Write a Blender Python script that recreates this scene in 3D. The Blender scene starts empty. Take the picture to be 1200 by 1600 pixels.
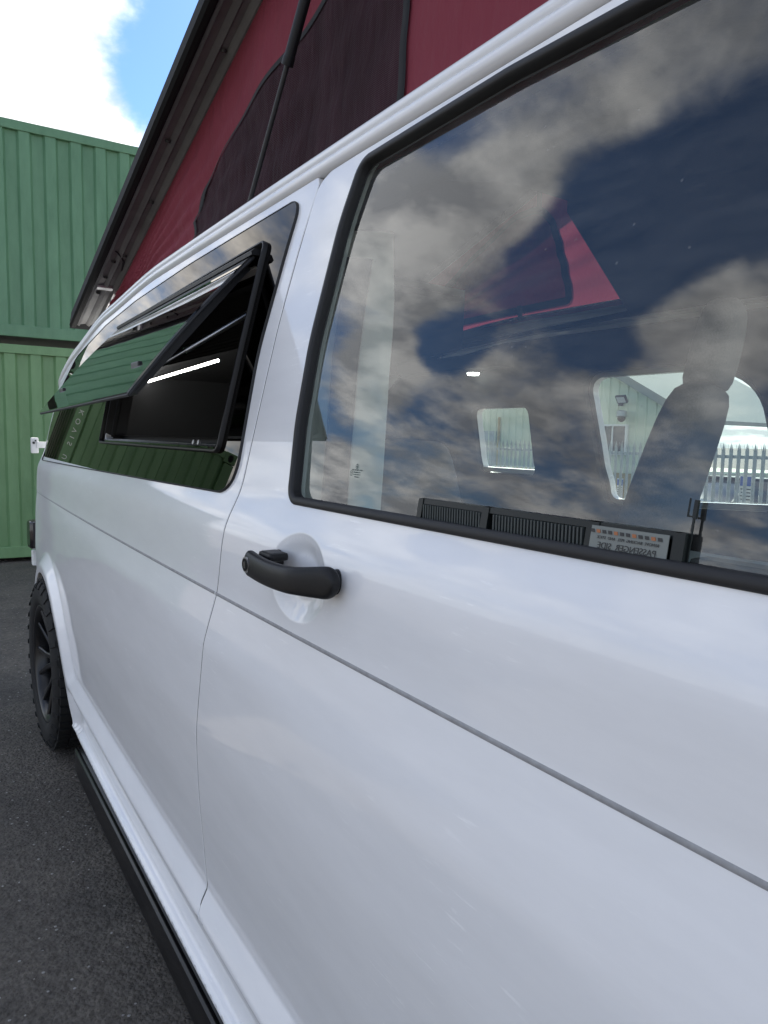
import bpy, bmesh, math, random
import numpy as np
from mathutils import Vector, Matrix
from mathutils.geometry import delaunay_2d_cdt

random.seed(7)
rng = np.random.default_rng(7)
scene = bpy.context.scene
COL = scene.collection
R_ = math.radians

# ------------------------------------------------------------------ camera
CAM = np.array([-0.44, 0.0, 1.28])
YAW, PITCH, ROLL = R_(34.2), R_(-5.9), R_(1.2)
cd = bpy.data.cameras.new('camera')
cam = bpy.data.objects.new('camera', cd)
COL.objects.link(cam)
fw = Vector((math.sin(YAW) * math.cos(PITCH), math.cos(YAW) * math.cos(PITCH), math.sin(PITCH)))
rt = Vector((math.cos(YAW), -math.sin(YAW), 0))
up = rt.cross(fw)
rt2 = rt * math.cos(ROLL) + up * math.sin(ROLL)
up2 = -rt * math.sin(ROLL) + up * math.cos(ROLL)
M = Matrix((rt2, up2, -fw)).transposed().to_4x4()
M.translation = Vector(CAM)
cam.matrix_world = M
cd.sensor_fit = 'VERTICAL'
cd.sensor_height = 36.0
cd.lens = 36.0 * 1110 / 1600
cd.clip_start = 0.02
cd.clip_end = 3000
scene.camera = cam
scene.render.resolution_x, scene.render.resolution_y = 768, 1024

# ------------------------------------------------------------------ sky + sun
SUN_AZ, SUN_EL = R_(36), R_(36.5)          # azimuth measured from +Y towards +X
sun_dir = Vector((math.sin(SUN_AZ) * math.cos(SUN_EL), math.cos(SUN_AZ) * math.cos(SUN_EL), math.sin(SUN_EL)))
SKY_STRENGTH = 0.12
EXPOSURE = 1.85
world = bpy.data.worlds.new('World')
scene.world = world
world.use_nodes = True


def build_world():
    nt = world.node_tree
    nt.nodes.clear()
    N, L = nt.nodes.new, nt.links.new
    out = N('ShaderNodeOutputWorld')
    bg = N('ShaderNodeBackground')
    bg.inputs['Strength'].default_value = SKY_STRENGTH
    L(bg.outputs[0], out.inputs['Surface'])
    sky = N('ShaderNodeTexSky')
    sky.sky_type = 'NISHITA'
    sky.sun_disc = False
    sky.sun_elevation = SUN_EL
    sky.sun_rotation = SUN_AZ
    sky.air_density = 1.0
    sky.dust_density = 0.2
    sky.ozone_density = 1.2
    tc = N('ShaderNodeTexCoord')
    nrm = N('ShaderNodeVectorMath'); nrm.operation = 'NORMALIZE'
    L(tc.outputs['Generated'], nrm.inputs[0])
    sep = N('ShaderNodeSeparateXYZ'); L(nrm.outputs[0], sep.inputs[0])

    def math_(op, a, b=None, c=None, clamp=False):
        n = N('ShaderNodeMath'); n.operation = op; n.use_clamp = clamp
        for i, v in enumerate((a, b, c)):
            if v is None: continue
            if isinstance(v, (int, float)): n.inputs[i].default_value = v
            else: L(v, n.inputs[i])
        return n.outputs[0]
    zc = math_('MAXIMUM', sep.outputs[2], 0.0)
    den = math_('ADD', zc, 0.28)
    px = math_('DIVIDE', sep.outputs[0], den)
    py = math_('DIVIDE', sep.outputs[1], den)
    cmb = N('ShaderNodeCombineXYZ'); L(px, cmb.inputs[0]); L(py, cmb.inputs[1])

    def noise(scale, detail, rough, dist, off):
        mp = N('ShaderNodeMapping'); mp.inputs['Location'].default_value = off
        L(cmb.outputs[0], mp.inputs['Vector'])
        n = N('ShaderNodeTexNoise'); n.inputs['Scale'].default_value = scale
        n.inputs['Detail'].default_value = detail; n.inputs['Roughness'].default_value = rough
        n.inputs['Distortion'].default_value = dist
        L(mp.outputs[0], n.inputs['Vector'])
        return n.outputs['Fac']
    n1 = noise(3.3, 11, 0.58, 0.30, (3.1, 1.7, 0))
    n2 = noise(9.0, 6, 0.6, 0.2, (7.3, 2.9, 0))
    dens = math_('ADD', n1, math_('MULTIPLY', math_('SUBTRACT', n2, 0.5), 0.26))
    # where the photograph shows its cloud banks and its gaps: azimuth, elevation, radius (degrees), amount
    for az, el, rad, amt in CLOUDS:
        a, e = R_(az), R_(el)
        c = (math.sin(a) * math.cos(e), math.cos(a) * math.cos(e), math.sin(e))
        d = N('ShaderNodeVectorMath'); d.operation = 'DOT_PRODUCT'
        L(nrm.outputs[0], d.inputs[0]); d.inputs[1].default_value = c
        mr = N('ShaderNodeMapRange'); mr.interpolation_type = 'SMOOTHSTEP'
        mr.inputs['From Min'].default_value = math.cos(R_(rad * 1.5))
        mr.inputs['From Max'].default_value = math.cos(R_(rad * 0.35))
        mr.inputs['To Max'].default_value = amt
        L(d.outputs['Value'], mr.inputs['Value'])
        dens = math_('ADD', dens, mr.outputs[0])
    # more cloud towards the horizon
    hz = N('ShaderNodeMapRange'); hz.interpolation_type = 'SMOOTHSTEP'
    L(zc, hz.inputs['Value'])
    hz.inputs['From Min'].default_value = 0.0; hz.inputs['From Max'].default_value = 0.3
    hz.inputs['To Min'].default_value = 0.2; hz.inputs['To Max'].default_value = 0.0
    dens = math_('ADD', dens, hz.outputs[0])
    mask = N('ShaderNodeMapRange'); mask.interpolation_type = 'SMOOTHERSTEP'
    L(dens, mask.inputs['Value'])
    mask.inputs['From Min'].default_value = 0.36; mask.inputs['From Max'].default_value = 0.74
    # cloud brightness: thick parts greyer
    n3 = noise(6.5, 8, 0.55, 0.1, (1.1, 8.7, 0))
    ramp = N('ShaderNodeValToRGB')
    ramp.color_ramp.elements[0].position = 0.40; ramp.color_ramp.elements[0].color = (0.46, 0.475, 0.50, 1)
    ramp.color_ramp.elements[1].position = 0.62; ramp.color_ramp.elements[1].color = (1.0, 1.0, 0.985, 1)
    L(n3, ramp.inputs[0])
    sc = N('ShaderNodeVectorMath'); sc.operation = 'SCALE'; sc.inputs['Scale'].default_value = CLOUD_BRIGHT
    L(ramp.outputs[0], sc.inputs[0])
    tint = N('ShaderNodeMix'); tint.data_type = 'RGBA'; tint.blend_type = 'MULTIPLY'
    tint.inputs['Factor'].default_value = 1.0
    L(sky.outputs[0], tint.inputs['A']); tint.inputs['B'].default_value = SKY_TINT
    mix = N('ShaderNodeMix'); mix.data_type = 'RGBA'
    L(mask.outputs[0], mix.inputs['Factor'])
    L(tint.outputs['Result'], mix.inputs['A']); L(sc.outputs[0], mix.inputs['B'])
    L(mix.outputs['Result'], bg.inputs['Color'])


CLOUD_BRIGHT = 5.3
SKY_TINT = (0.25, 0.345, 0.46, 1)
CLOUDS = [
    (4, 23, 8.5, 0.40), (19.5, 24, 5.5, -0.36), (15.5, 30, 2.5, 0.16), (17.5, 20, 1.6, 0.12), (30, 25, 8, -0.1),
    (-28, 28, 6.5, 0.30), (-32, 34, 3.5, 0.22), (-35, 37, 3.5, 0.12), (-46, 44, 6, 0.16),
    (-35, 15, 4, 0.08), (-29, 17, 3.2, 0.25), (-55, 28, 4.5, 0.18), (-44, 33, 6, -0.34),
    (-34, 21.5, 2.6, -0.35), (-51, 38, 6, -0.25), (-36, 27, 3, -0.15), (-40, 18, 3, 0.05),
    (-14, 20, 4, 0.15), (-50, 22, 5, 0.12), (-46, 24, 2.5, -0.2),
]
build_world()
ld = bpy.data.lights.new('sun', 'SUN')
ld.energy = 4.5
ld.angle = R_(0.6)
ld.color = (1.0, 0.95, 0.88)
sun = bpy.data.objects.new('sun', ld)
COL.objects.link(sun)
sun.rotation_euler = (-sun_dir).to_track_quat('-Z', 'Y').to_euler()
sun.location = (6, 6, 12)

vs = scene.view_settings
vs.view_transform = 'Standard'
vs.look = 'None'
vs.exposure = EXPOSURE
vs.gamma = 1.0
vs.use_curve_mapping = False
scene.cycles.use_denoising = True
scene.cycles.max_bounces = 10
scene.cycles.glossy_bounces = 6
scene.cycles.transparent_max_bounces = 16
scene.cycles.transmission_bounces = 8
scene.cycles.caustics_reflective = False
scene.cycles.sample_clamp_indirect = 6.0

# ------------------------------------------------------------------ materials
MATS = {}


def principled(name, col, rough=0.5, metal=0.0, spec=0.5, coat=0.0, coat_rough=0.03, emit=None, estr=0.0):
    m = bpy.data.materials.new(name)
    m.use_nodes = True
    b = m.node_tree.nodes['Principled BSDF']
    b.inputs['Base Color'].default_value = (*col, 1)
    b.inputs['Roughness'].default_value = rough
    b.inputs['Metallic'].default_value = metal
    b.inputs['Specular IOR Level'].default_value = spec
    b.inputs['Coat Weight'].default_value = coat
    b.inputs['Coat Roughness'].default_value = coat_rough
    if emit:
        b.inputs['Emission Color'].default_value = (*emit, 1)
        b.inputs['Emission Strength'].default_value = estr
    MATS[name] = m
    return m, m.node_tree, b


def add_bump(nt, b, scale, strength, dist=0.002, detail=4, rough=0.6, coord='Object', stretch=None, tex='NOISE'):
    N, L = nt.nodes.new, nt.links.new
    tc = N('ShaderNodeTexCoord')
    src = tc.outputs[coord]
    if stretch:
        mp = N('ShaderNodeMapping'); mp.inputs['Scale'].default_value = stretch
        L(src, mp.inputs['Vector']); src = mp.outputs[0]
    n = N('ShaderNodeTexNoise')
    n.inputs['Scale'].default_value = scale
    n.inputs['Detail'].default_value = detail
    n.inputs['Roughness'].default_value = rough
    L(src, n.inputs['Vector'])
    bm = N('ShaderNodeBump')
    bm.inputs['Strength'].default_value = strength
    bm.inputs['Distance'].default_value = dist
    L(n.outputs['Fac'], bm.inputs['Height'])
    L(bm.outputs[0], b.inputs['Normal'])
    return n, src


def vary_colour(nt, b, fac_out, c0, c1, p0=0.3, p1=0.7, target='Base Color'):
    r = nt.nodes.new('ShaderNodeValToRGB')
    r.color_ramp.elements[0].position = p0; r.color_ramp.elements[0].color = (*c0, 1)
    r.color_ramp.elements[1].position = p1; r.color_ramp.elements[1].color = (*c1, 1)
    nt.links.new(fac_out, r.inputs[0])
    nt.links.new(r.outputs[0], b.inputs[target])
    return r


def mat_paint():
    m, nt, b = principled('white_paint', (0.80, 0.80, 0.815), rough=0.42, spec=0.4, coat=0.75, coat_rough=0.015)
    N, L = nt.nodes.new, nt.links.new
    tc = N('ShaderNodeTexCoord')
    # faint dusty film and wiped smears: changes gloss and tone slightly
    mp = N('ShaderNodeMapping'); mp.inputs['Scale'].default_value = (1, 1.0, 5.0); mp.inputs['Rotation'].default_value = (0.25, 0, 0)
    L(tc.outputs['Object'], mp.inputs['Vector'])
    n = N('ShaderNodeTexNoise'); n.inputs['Scale'].default_value = 5; n.inputs['Detail'].default_value = 8; n.inputs['Roughness'].default_value = 0.65
    L(mp.outputs[0], n.inputs['Vector'])
    vary_colour(nt, b, n.outputs['Fac'], (0.79, 0.79, 0.795), (0.83, 0.83, 0.835), 0.35, 0.65)
    mr = N('ShaderNodeMapRange'); L(n.outputs['Fac'], mr.inputs['Value'])
    mr.inputs['From Min'].default_value = 0.4; mr.inputs['From Max'].default_value = 0.72
    mr.inputs['To Min'].default_value = 0.012; mr.inputs['To Max'].default_value = 0.07
    L(mr.outputs[0], b.inputs['Coat Roughness'])
    # wiped polish smears: thin light streaks in a few patches
    mp3 = N('ShaderNodeMapping'); mp3.inputs['Scale'].default_value = (1, 6.0, 60.0); mp3.inputs['Rotation'].default_value = (0.12, 0, 0)
    L(tc.outputs['Object'], mp3.inputs['Vector'])
    n4 = N('ShaderNodeTexNoise'); n4.inputs['Scale'].default_value = 2.4; n4.inputs['Detail'].default_value = 8; n4.inputs['Roughness'].default_value = 0.7
    L(mp3.outputs[0], n4.inputs['Vector'])
    n5 = N('ShaderNodeTexNoise'); n5.inputs['Scale'].default_value = 7.5; n5.inputs['Detail'].default_value = 2
    L(tc.outputs['Object'], n5.inputs['Vector'])
    a1 = N('ShaderNodeMapRange'); L(n4.outputs['Fac'], a1.inputs['Value']); a1.inputs['From Min'].default_value = 0.58; a1.inputs['From Max'].default_value = 0.66
    a2 = N('ShaderNodeMapRange'); L(n5.outputs['Fac'], a2.inputs['Value']); a2.inputs['From Min'].default_value = 0.54; a2.inputs['From Max'].default_value = 0.62
    am = N('ShaderNodeMath'); am.operation = 'MULTIPLY'; L(a1.outputs[0], am.inputs[0]); L(a2.outputs[0], am.inputs[1])
    src_col = b.inputs['Base Color'].links[0].from_socket
    smx = N('ShaderNodeMix'); smx.data_type = 'RGBA'; smx.inputs['B'].default_value = (0.93, 0.93, 0.93, 1)
    sm2 = N('ShaderNodeMath'); sm2.operation = 'MULTIPLY'; sm2.inputs[1].default_value = 0.75; L(am.outputs[0], sm2.inputs[0])
    L(sm2.outputs[0], smx.inputs['Factor']); L(src_col, smx.inputs['A']); L(smx.outputs['Result'], b.inputs['Base Color'])
    # orange peel
    n2 = N('ShaderNodeTexNoise'); n2.inputs['Scale'].default_value = 170; n2.inputs['Detail'].default_value = 2
    L(tc.outputs['Object'], n2.inputs['Vector'])
    bp = N('ShaderNodeBump'); bp.inputs['Strength'].default_value = 0.06; bp.inputs['Distance'].default_value = 0.0006
    L(n2.outputs['Fac'], bp.inputs['Height'])
    L(bp.outputs[0], b.inputs['Coat Normal'])
    L(bp.outputs[0], b.inputs['Normal'])
    return m


def glass_mat(name, tint, refl=1.0, wave=0.0, gcol=(1, 1, 1), dust_haze=0.0):
    m = bpy.data.materials.new(name)
    m.use_nodes = True
    nt = m.node_tree
    nt.nodes.clear()
    N, L = nt.nodes.new, nt.links.new
    out = N('ShaderNodeOutputMaterial')
    tr = N('ShaderNodeBsdfTransparent'); tr.inputs[0].default_value = (*tint, 1)
    gl = N('ShaderNodeBsdfGlossy'); gl.inputs['Roughness'].default_value = 0.0
    gl.inputs['Color'].default_value = (*gcol, 1)
    geo = N('ShaderNodeNewGeometry')
    dot = N('ShaderNodeVectorMath'); dot.operation = 'DOT_PRODUCT'
    L(geo.outputs['Incoming'], dot.inputs[0]); L(geo.outputs['Normal'], dot.inputs[1])

    def mt(op, a, b_):
        n = N('ShaderNodeMath'); n.operation = op
        for i, v in enumerate((a, b_)):
            if isinstance(v, (int, float)): n.inputs[i].default_value = v
            elif v is not None: L(v, n.inputs[i])
        return n.outputs[0]
    c = mt('ABSOLUTE', dot.outputs['Value'], None)
    f = mt('ADD', mt('MULTIPLY', mt('POWER', mt('SUBTRACT', 1.0, c), 5.0), 0.96), 0.042)
    if refl > 1.0:
        f = mt('DIVIDE', mt('MULTIPLY', f, 2.0), mt('ADD', f, 1.0))
    if wave:
        tc = N('ShaderNodeTexCoord')
        n = N('ShaderNodeTexNoise'); n.inputs['Scale'].default_value = 3.5; n.inputs['Detail'].default_value = 1
        L(tc.outputs['Object'], n.inputs['Vector'])
        bp = N('ShaderNodeBump'); bp.inputs['Strength'].default_value = wave; bp.inputs['Distance'].default_value = 0.004
        L(n.outputs['Fac'], bp.inputs['Height']); L(bp.outputs[0], gl.inputs['Normal'])
    mx = N('ShaderNodeMixShader')
    L(f, mx.inputs[0]); L(tr.outputs[0], mx.inputs[1]); L(gl.outputs[0], mx.inputs[2])
    last = mx.outputs[0]
    if dust_haze:
        # uneven dusty film and wipe marks, plus painted haze that pales the reflections
        tc = N('ShaderNodeTexCoord')
        mp = N('ShaderNodeMapping'); mp.inputs['Rotation'].default_value = (0.5, 0, 0); mp.inputs['Scale'].default_value = (1, 2.2, 9)
        L(tc.outputs['Object'], mp.inputs['Vector'])
        n = N('ShaderNodeTexNoise'); n.inputs['Scale'].default_value = 4; n.inputs['Detail'].default_value = 9; n.inputs['Roughness'].default_value = 0.7
        L(mp.outputs[0], n.inputs['Vector'])
        v = N('ShaderNodeTexVoronoi'); v.inputs['Scale'].default_value = 160; L(tc.outputs['Object'], v.inputs['Vector'])
        sp = N('ShaderNodeSeparateColor'); L(v.outputs['Color'], sp.inputs[0])
        spot = mt('MULTIPLY', mt('GREATER_THAN', sp.outputs[0], 0.985), mt('LESS_THAN', v.outputs['Distance'], 0.22))
        mr = N('ShaderNodeMapRange'); L(n.outputs['Fac'], mr.inputs['Value'])
        mr.inputs['From Min'].default_value = 0.35; mr.inputs['From Max'].default_value = 0.75
        mr.inputs['To Min'].default_value = dust_haze * 0.5; mr.inputs['To Max'].default_value = dust_haze * 2.2
        df = N('ShaderNodeBsdfDiffuse'); df.inputs[0].default_value = (0.6, 0.6, 0.58, 1)
        fac = mt('ADD', mr.outputs[0], mt('MULTIPLY', spot, 0.12))
        m3 = N('ShaderNodeMixShader'); L(fac, m3.inputs[0]); L(last, m3.inputs[1]); L(df.outputs[0], m3.inputs[2])
        last = m3.outputs[0]
    L(last, out.inputs['Surface'])
    MATS[name] = m
    return m


def mat_asphalt():
    m, nt, b = principled('asphalt', (0.05, 0.05, 0.05), rough=0.85, spec=0.35)
    N, L = nt.nodes.new, nt.links.new
    tc = N('ShaderNodeTexCoord')
    v = N('ShaderNodeTexVoronoi'); v.inputs['Scale'].default_value = 95
    L(tc.outputs['Object'], v.inputs['Vector'])
    n = N('ShaderNodeTexNoise'); n.inputs['Scale'].default_value = 2.2; n.inputs['Detail'].default_value = 9; n.inputs['Roughness'].default_value = 0.7
    L(tc.outputs['Object'], n.inputs['Vector'])
    n2 = N('ShaderNodeTexNoise'); n2.inputs['Scale'].default_value = 42; n2.inputs['Detail'].default_value = 7; n2.inputs['Roughness'].default_value = 0.7
    L(tc.outputs['Object'], n2.inputs['Vector'])
    r = N('ShaderNodeValToRGB')
    r.color_ramp.elements[0].position = 0.32; r.color_ramp.elements[0].color = (0.060, 0.054, 0.047, 1)
    r.color_ramp.elements[1].position = 0.70; r.color_ramp.elements[1].color = (0.170, 0.154, 0.136, 1)
    L(n2.outputs['Fac'], r.inputs[0])
    mul = N('ShaderNodeMix'); mul.data_type = 'RGBA'; mul.blend_type = 'MULTIPLY'; mul.inputs['Factor'].default_value = 1
    r2 = N('ShaderNodeValToRGB')
    r2.color_ramp.elements[0].position = 0.3; r2.color_ramp.elements[0].color = (0.62, 0.62, 0.63, 1)
    r2.color_ramp.elements[1].position = 0.7; r2.color_ramp.elements[1].color = (1.3, 1.27, 1.22, 1)
    L(n.outputs['Fac'], r2.inputs[0])
    L(r.outputs[0], mul.inputs['A']); L(r2.outputs[0], mul.inputs['B'])
    # pale stone chips worn through the surface
    sepc = N('ShaderNodeSeparateColor'); L(v.outputs['Color'], sepc.inputs[0])
    gt = N('ShaderNodeMath'); gt.operation = 'GREATER_THAN'; gt.inputs[1].default_value = 0.972
    L(sepc.outputs[0], gt.inputs[0])
    lt = N('ShaderNodeMath'); lt.operation = 'LESS_THAN'; lt.inputs[1].default_value = 0.36
    L(v.outputs['Distance'], lt.inputs[0])
    an = N('ShaderNodeMath'); an.operation = 'MULTIPLY'; L(gt.outputs[0], an.inputs[0]); L(lt.outputs[0], an.inputs[1])
    mx = N('ShaderNodeMix'); mx.data_type = 'RGBA'
    L(an.outputs[0], mx.inputs['Factor']); L(mul.outputs['Result'], mx.inputs['A']); mx.inputs['B'].default_value = (0.34, 0.33, 0.31, 1)
    L(mx.outputs['Result'], b.inputs['Base Color'])
    ad = N('ShaderNodeMath'); ad.operation = 'ADD'; L(n2.outputs['Fac'], ad.inputs[0])
    sm = N('ShaderNodeMath'); sm.operation = 'MULTIPLY'; sm.inputs[1].default_value = -0.55; L(v.outputs['Distance'], sm.inputs[0]); L(sm.outputs[0], ad.inputs[1])
    bp = N('ShaderNodeBump'); bp.inputs['Strength'].default_value = 1.0; bp.inputs['Distance'].default_value = 0.012
    L(ad.outputs[0], bp.inputs['Height']); L(bp.outputs[0], b.inputs['Normal'])
    return m


def mat_container(name, c0, c1):
    m, nt, b = principled(name, c0, rough=0.5, spec=0.4)
    N, L = nt.nodes.new, nt.links.new
    tc = N('ShaderNodeTexCoord')
    mp = N('ShaderNodeMapping'); mp.inputs['Scale'].default_value = (3.0, 3.0, 0.8)
    L(tc.outputs['Object'], mp.inputs['Vector'])
    n = N('ShaderNodeTexNoise'); n.inputs['Scale'].default_value = 2.5; n.inputs['Detail'].default_value = 10; n.inputs['Roughness'].default_value = 0.65
    L(mp.outputs[0], n.inputs['Vector'])
    vary_colour(nt, b, n.outputs['Fac'], c0, c1, 0.35, 0.7)
    n2 = N('ShaderNodeTexNoise'); n2.inputs['Scale'].default_value = 26; n2.inputs['Detail'].default_value = 5
    L(tc.outputs['Object'], n2.inputs['Vector'])
    bp = N('ShaderNodeBump'); bp.inputs['Strength'].default_value = 0.35; bp.inputs['Distance'].default_value = 0.006
    L(n2.outputs['Fac'], bp.inputs['Height']); L(bp.outputs[0], b.inputs['Normal'])
    mr = N('ShaderNodeMapRange'); L(n.outputs['Fac'], mr.inputs['Value'])
    mr.inputs['To Min'].default_value = 0.35; mr.inputs['To Max'].default_value = 0.6
    L(mr.outputs[0], b.inputs['Roughness'])
    return m


def mat_canvas(name, col, trans, mesh=False):
    m = bpy.data.materials.new(name)
    m.use_nodes = True
    nt = m.node_tree
    N, L = nt.nodes.new, nt.links.new
    b = nt.nodes['Principled BSDF']
    out = nt.nodes['Material Output']
    b.inputs['Base Color'].default_value = (*col, 1)
    b.inputs['Roughness'].default_value = 0.8
    b.inputs['Specular IOR Level'].default_value = 0.25
    tl = N('ShaderNodeBsdfTranslucent'); tl.inputs[0].default_value = (*[min(1, c * 1.6) for c in col], 1)
    mx = N('ShaderNodeMixShader'); mx.inputs[0].default_value = trans
    L(b.outputs[0], mx.inputs[1]); L(tl.outputs[0], mx.inputs[2])
    last = mx.outputs[0]
    tc = N('ShaderNodeTexCoord')
    n = N('ShaderNodeTexNoise'); n.inputs['Scale'].default_value = 9 if mesh else 7; n.inputs['Detail'].default_value = 6
    mp = N('ShaderNodeMapping'); mp.inputs['Scale'].default_value = (1, 1.6, 0.5); mp.inputs['Rotation'].default_value = (0.5, 0, 0)
    L(tc.outputs['Object'], mp.inputs['Vector']); L(mp.outputs[0], n.inputs['Vector'])
    bp = N('ShaderNodeBump'); bp.inputs['Strength'].default_value = 0.8; bp.inputs['Distance'].default_value = 0.03
    L(n.outputs['Fac'], bp.inputs['Height'])
    w = N('ShaderNodeTexNoise'); w.inputs['Scale'].default_value = 420; L(tc.outputs['Object'], w.inputs['Vector'])
    bp2 = N('ShaderNodeBump'); bp2.inputs['Strength'].default_value = 0.4; bp2.inputs['Distance'].default_value = 0.001
    L(w.outputs['Fac'], bp2.inputs['Height']); L(bp.outputs[0], bp2.inputs['Normal'])
    L(bp2.outputs[0], b.inputs['Normal'])
    if mesh:
        # woven fly screen: fine threads in two directions, open between
        vary_colour(nt, b, n.outputs['Fac'], tuple(c * 0.75 for c in col), tuple(min(1, c * 1.35) for c in col), 0.35, 0.65)
        tp = N('ShaderNodeBsdfTransparent')
        wv = N('ShaderNodeTexWave'); wv.bands_direction = 'Z'; wv.inputs['Scale'].default_value = 90; wv.inputs['Distortion'].default_value = 1.5
        wv.inputs['Detail'].default_value = 2
        L(tc.outputs['Object'], wv.inputs['Vector'])
        mr = N('ShaderNodeMapRange'); L(wv.outputs['Fac'], mr.inputs['Value']); mr.inputs['To Min'].default_value = 0.02; mr.inputs['To Max'].default_value = 0.22
        m2 = N('ShaderNodeMixShader'); L(mr.outputs[0], m2.inputs[0]); L(last, m2.inputs[1]); L(tp.outputs[0], m2.inputs[2])
        last = m2.outputs[0]
    L(last, out.inputs['Surface'])
    MATS[name] = m
    return m


PAINT = mat_paint()
GLASS = glass_mat('door_glass', (0.76, 0.85, 0.81), 2.0, dust_haze=0.036)
PRIVACY = glass_mat('privacy_glass', (0.012, 0.012, 0.011), 1.0, wave=0.02, gcol=(0.95, 0.89, 0.82))
CLEAR = glass_mat('clear_glass', (0.88, 0.93, 0.91), 2.0)
ASPHALT = mat_asphalt()
GREEN_A = mat_container('green_container_paint', (0.085, 0.192, 0.106), (0.122, 0.252, 0.146))
GREEN_B = mat_container('leaf_green_container_paint', (0.124, 0.236, 0.106), (0.172, 0.305, 0.148))
GREEN_D = mat_container('dark_container_paint', (0.05, 0.13, 0.085), (0.07, 0.16, 0.105))
CANVAS = mat_canvas('burgundy_canvas', (0.225, 0.040, 0.058), 0.14)
MESHFAB = mat_canvas('fly_screen', (0.046, 0.022, 0.028), 0.3, mesh=True)
m_, nt_, b_ = principled('black_plastic', (0.010, 0.010, 0.011), rough=0.45, spec=0.32)
n_, _ = add_bump(nt_, b_, 350, 0.12, 0.0006); vary_colour(nt_, b_, n_.outputs['Fac'], (0.008, 0.008, 0.009), (0.012, 0.012, 0.013))
BLACK = m_
m_, nt_, b_ = principled('black_rubber', (0.016, 0.016, 0.017), rough=0.55, spec=0.4)
add_bump(nt_, b_, 120, 0.1, 0.0008); RUBBER = m_
m_, nt_, b_ = principled('tyre_rubber', (0.014, 0.014, 0.014), rough=0.75, spec=0.3)
add_bump(nt_, b_, 90, 0.3, 0.002); TYRE = m_
m_, nt_, b_ = principled('satin_black_alloy', (0.008, 0.008, 0.009), rough=0.30, spec=0.4)
add_bump(nt_, b_, 220, 0.05, 0.0005); ALLOY = m_
m_, nt_, b_ = principled('gloss_black', (0.006, 0.006, 0.006), rough=0.08, spec=0.5); n_, _ = add_bump(nt_, b_, 4, 0.02, 0.001); GLOSSBLACK = m_
m_, nt_, b_ = principled('grey_liner', (0.12, 0.12, 0.117), rough=0.55, spec=0.5)
n_, _ = add_bump(nt_, b_, 9, 0.25, 0.004); vary_colour(nt_, b_, n_.outputs['Fac'], (0.095, 0.095, 0.092), (0.145, 0.145, 0.14)); LINER = m_
m_, nt_, b_ = principled('brushed_steel', (0.45, 0.45, 0.45), rough=0.32, metal=1.0); add_bump(nt_, b_, 200, 0.1, 0.0005, stretch=(1, 1, 12)); STEEL = m_
m_, nt_, b_ = principled('headliner_cloth', (0.022, 0.023, 0.025), rough=0.9); add_bump(nt_, b_, 240, 0.4, 0.001); HEADCLOTH = m_
m_, nt_, b_ = principled('seat_cloth', (0.14, 0.14, 0.145), rough=0.85); n_, _ = add_bump(nt_, b_, 260, 0.4, 0.001); vary_colour(nt_, b_, n_.outputs['Fac'], (0.12, 0.12, 0.124), (0.165, 0.165, 0.17)); SEATCLOTH = m_
m_, nt_, b_ = principled('grey_plastic', (0.24, 0.245, 0.25), rough=0.7); n_, _ = add_bump(nt_, b_, 420, 0.5, 0.001); vary_colour(nt_, b_, n_.outputs['Fac'], (0.19, 0.195, 0.20), (0.30, 0.305, 0.31)); GREYPLASTIC = m_
m_, nt_, b_ = principled('pale_trim', (0.82, 0.84, 0.80), rough=0.55); add_bump(nt_, b_, 300, 0.2, 0.0008); PALETRIM = m_
m_, nt_, b_ = principled('dark_interior', (0.020, 0.021, 0.023), rough=0.7); add_bump(nt_, b_, 60, 0.2, 0.001); DARKIN = m_
m_, nt_, b_ = principled('belt_webbing', (0.010, 0.010, 0.011), rough=0.8); add_bump(nt_, b_, 500, 0.3, 0.001); BELT = m_
m_, nt_, b_ = principled('red_plastic', (0.42, 0.03, 0.025), rough=0.4); add_bump(nt_, b_, 90, 0.05); REDPL = m_
m_, nt_, b_ = principled('white_plastic', (0.72, 0.72, 0.70), rough=0.45); n_, _ = add_bump(nt_, b_, 60, 0.1); vary_colour(nt_, b_, n_.outputs['Fac'], (0.66, 0.66, 0.64), (0.76, 0.76, 0.74)); WHITEPL = m_
m_, nt_, b_ = principled('smoked_lens', (0.012, 0.010, 0.011), rough=0.12, spec=0.6); add_bump(nt_, b_, 60, 0.05); SMOKED = m_
m_, nt_, b_ = principled('white_lettering', (0.75, 0.75, 0.73), rough=0.5); add_bump(nt_, b_, 60, 0.05); LETTER = m_
m_, nt_, b_ = principled('black_print', (0.02, 0.02, 0.02), rough=0.5); add_bump(nt_, b_, 60, 0.05); PRINT = m_
m_, nt_, b_ = principled('dark_green_print', (0.012, 0.05, 0.045), rough=0.5); add_bump(nt_, b_, 60, 0.05); GPRINT = m_
m_, nt_, b_ = principled('label_paper', (0.19, 0.205, 0.19), rough=0.6); add_bump(nt_, b_, 60, 0.05); PAPER = m_
m_, nt_, b_ = principled('orange_print', (0.35, 0.12, 0.04), rough=0.5); add_bump(nt_, b_, 60, 0.05); ORANGE = m_
m_, nt_, b_ = principled('lamp_glow', (0.9, 0.9, 0.9), rough=0.4, emit=(1, 0.98, 0.94), estr=6.0); LAMP = m_
m_, nt_, b_ = principled('cladding', (0.52, 0.58, 0.44), rough=0.5); n_, _ = add_bump(nt_, b_, 1.2, 0.1, 0.01); vary_colour(nt_, b_, n_.outputs['Fac'], (0.50, 0.56, 0.43), (0.56, 0.62, 0.48)); CLAD = m_
m_, nt_, b_ = principled('roof_sheet', (0.27, 0.29, 0.26), rough=0.55); n_, _ = add_bump(nt_, b_, 1.5, 0.1, 0.01); ROOFSH = m_
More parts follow.
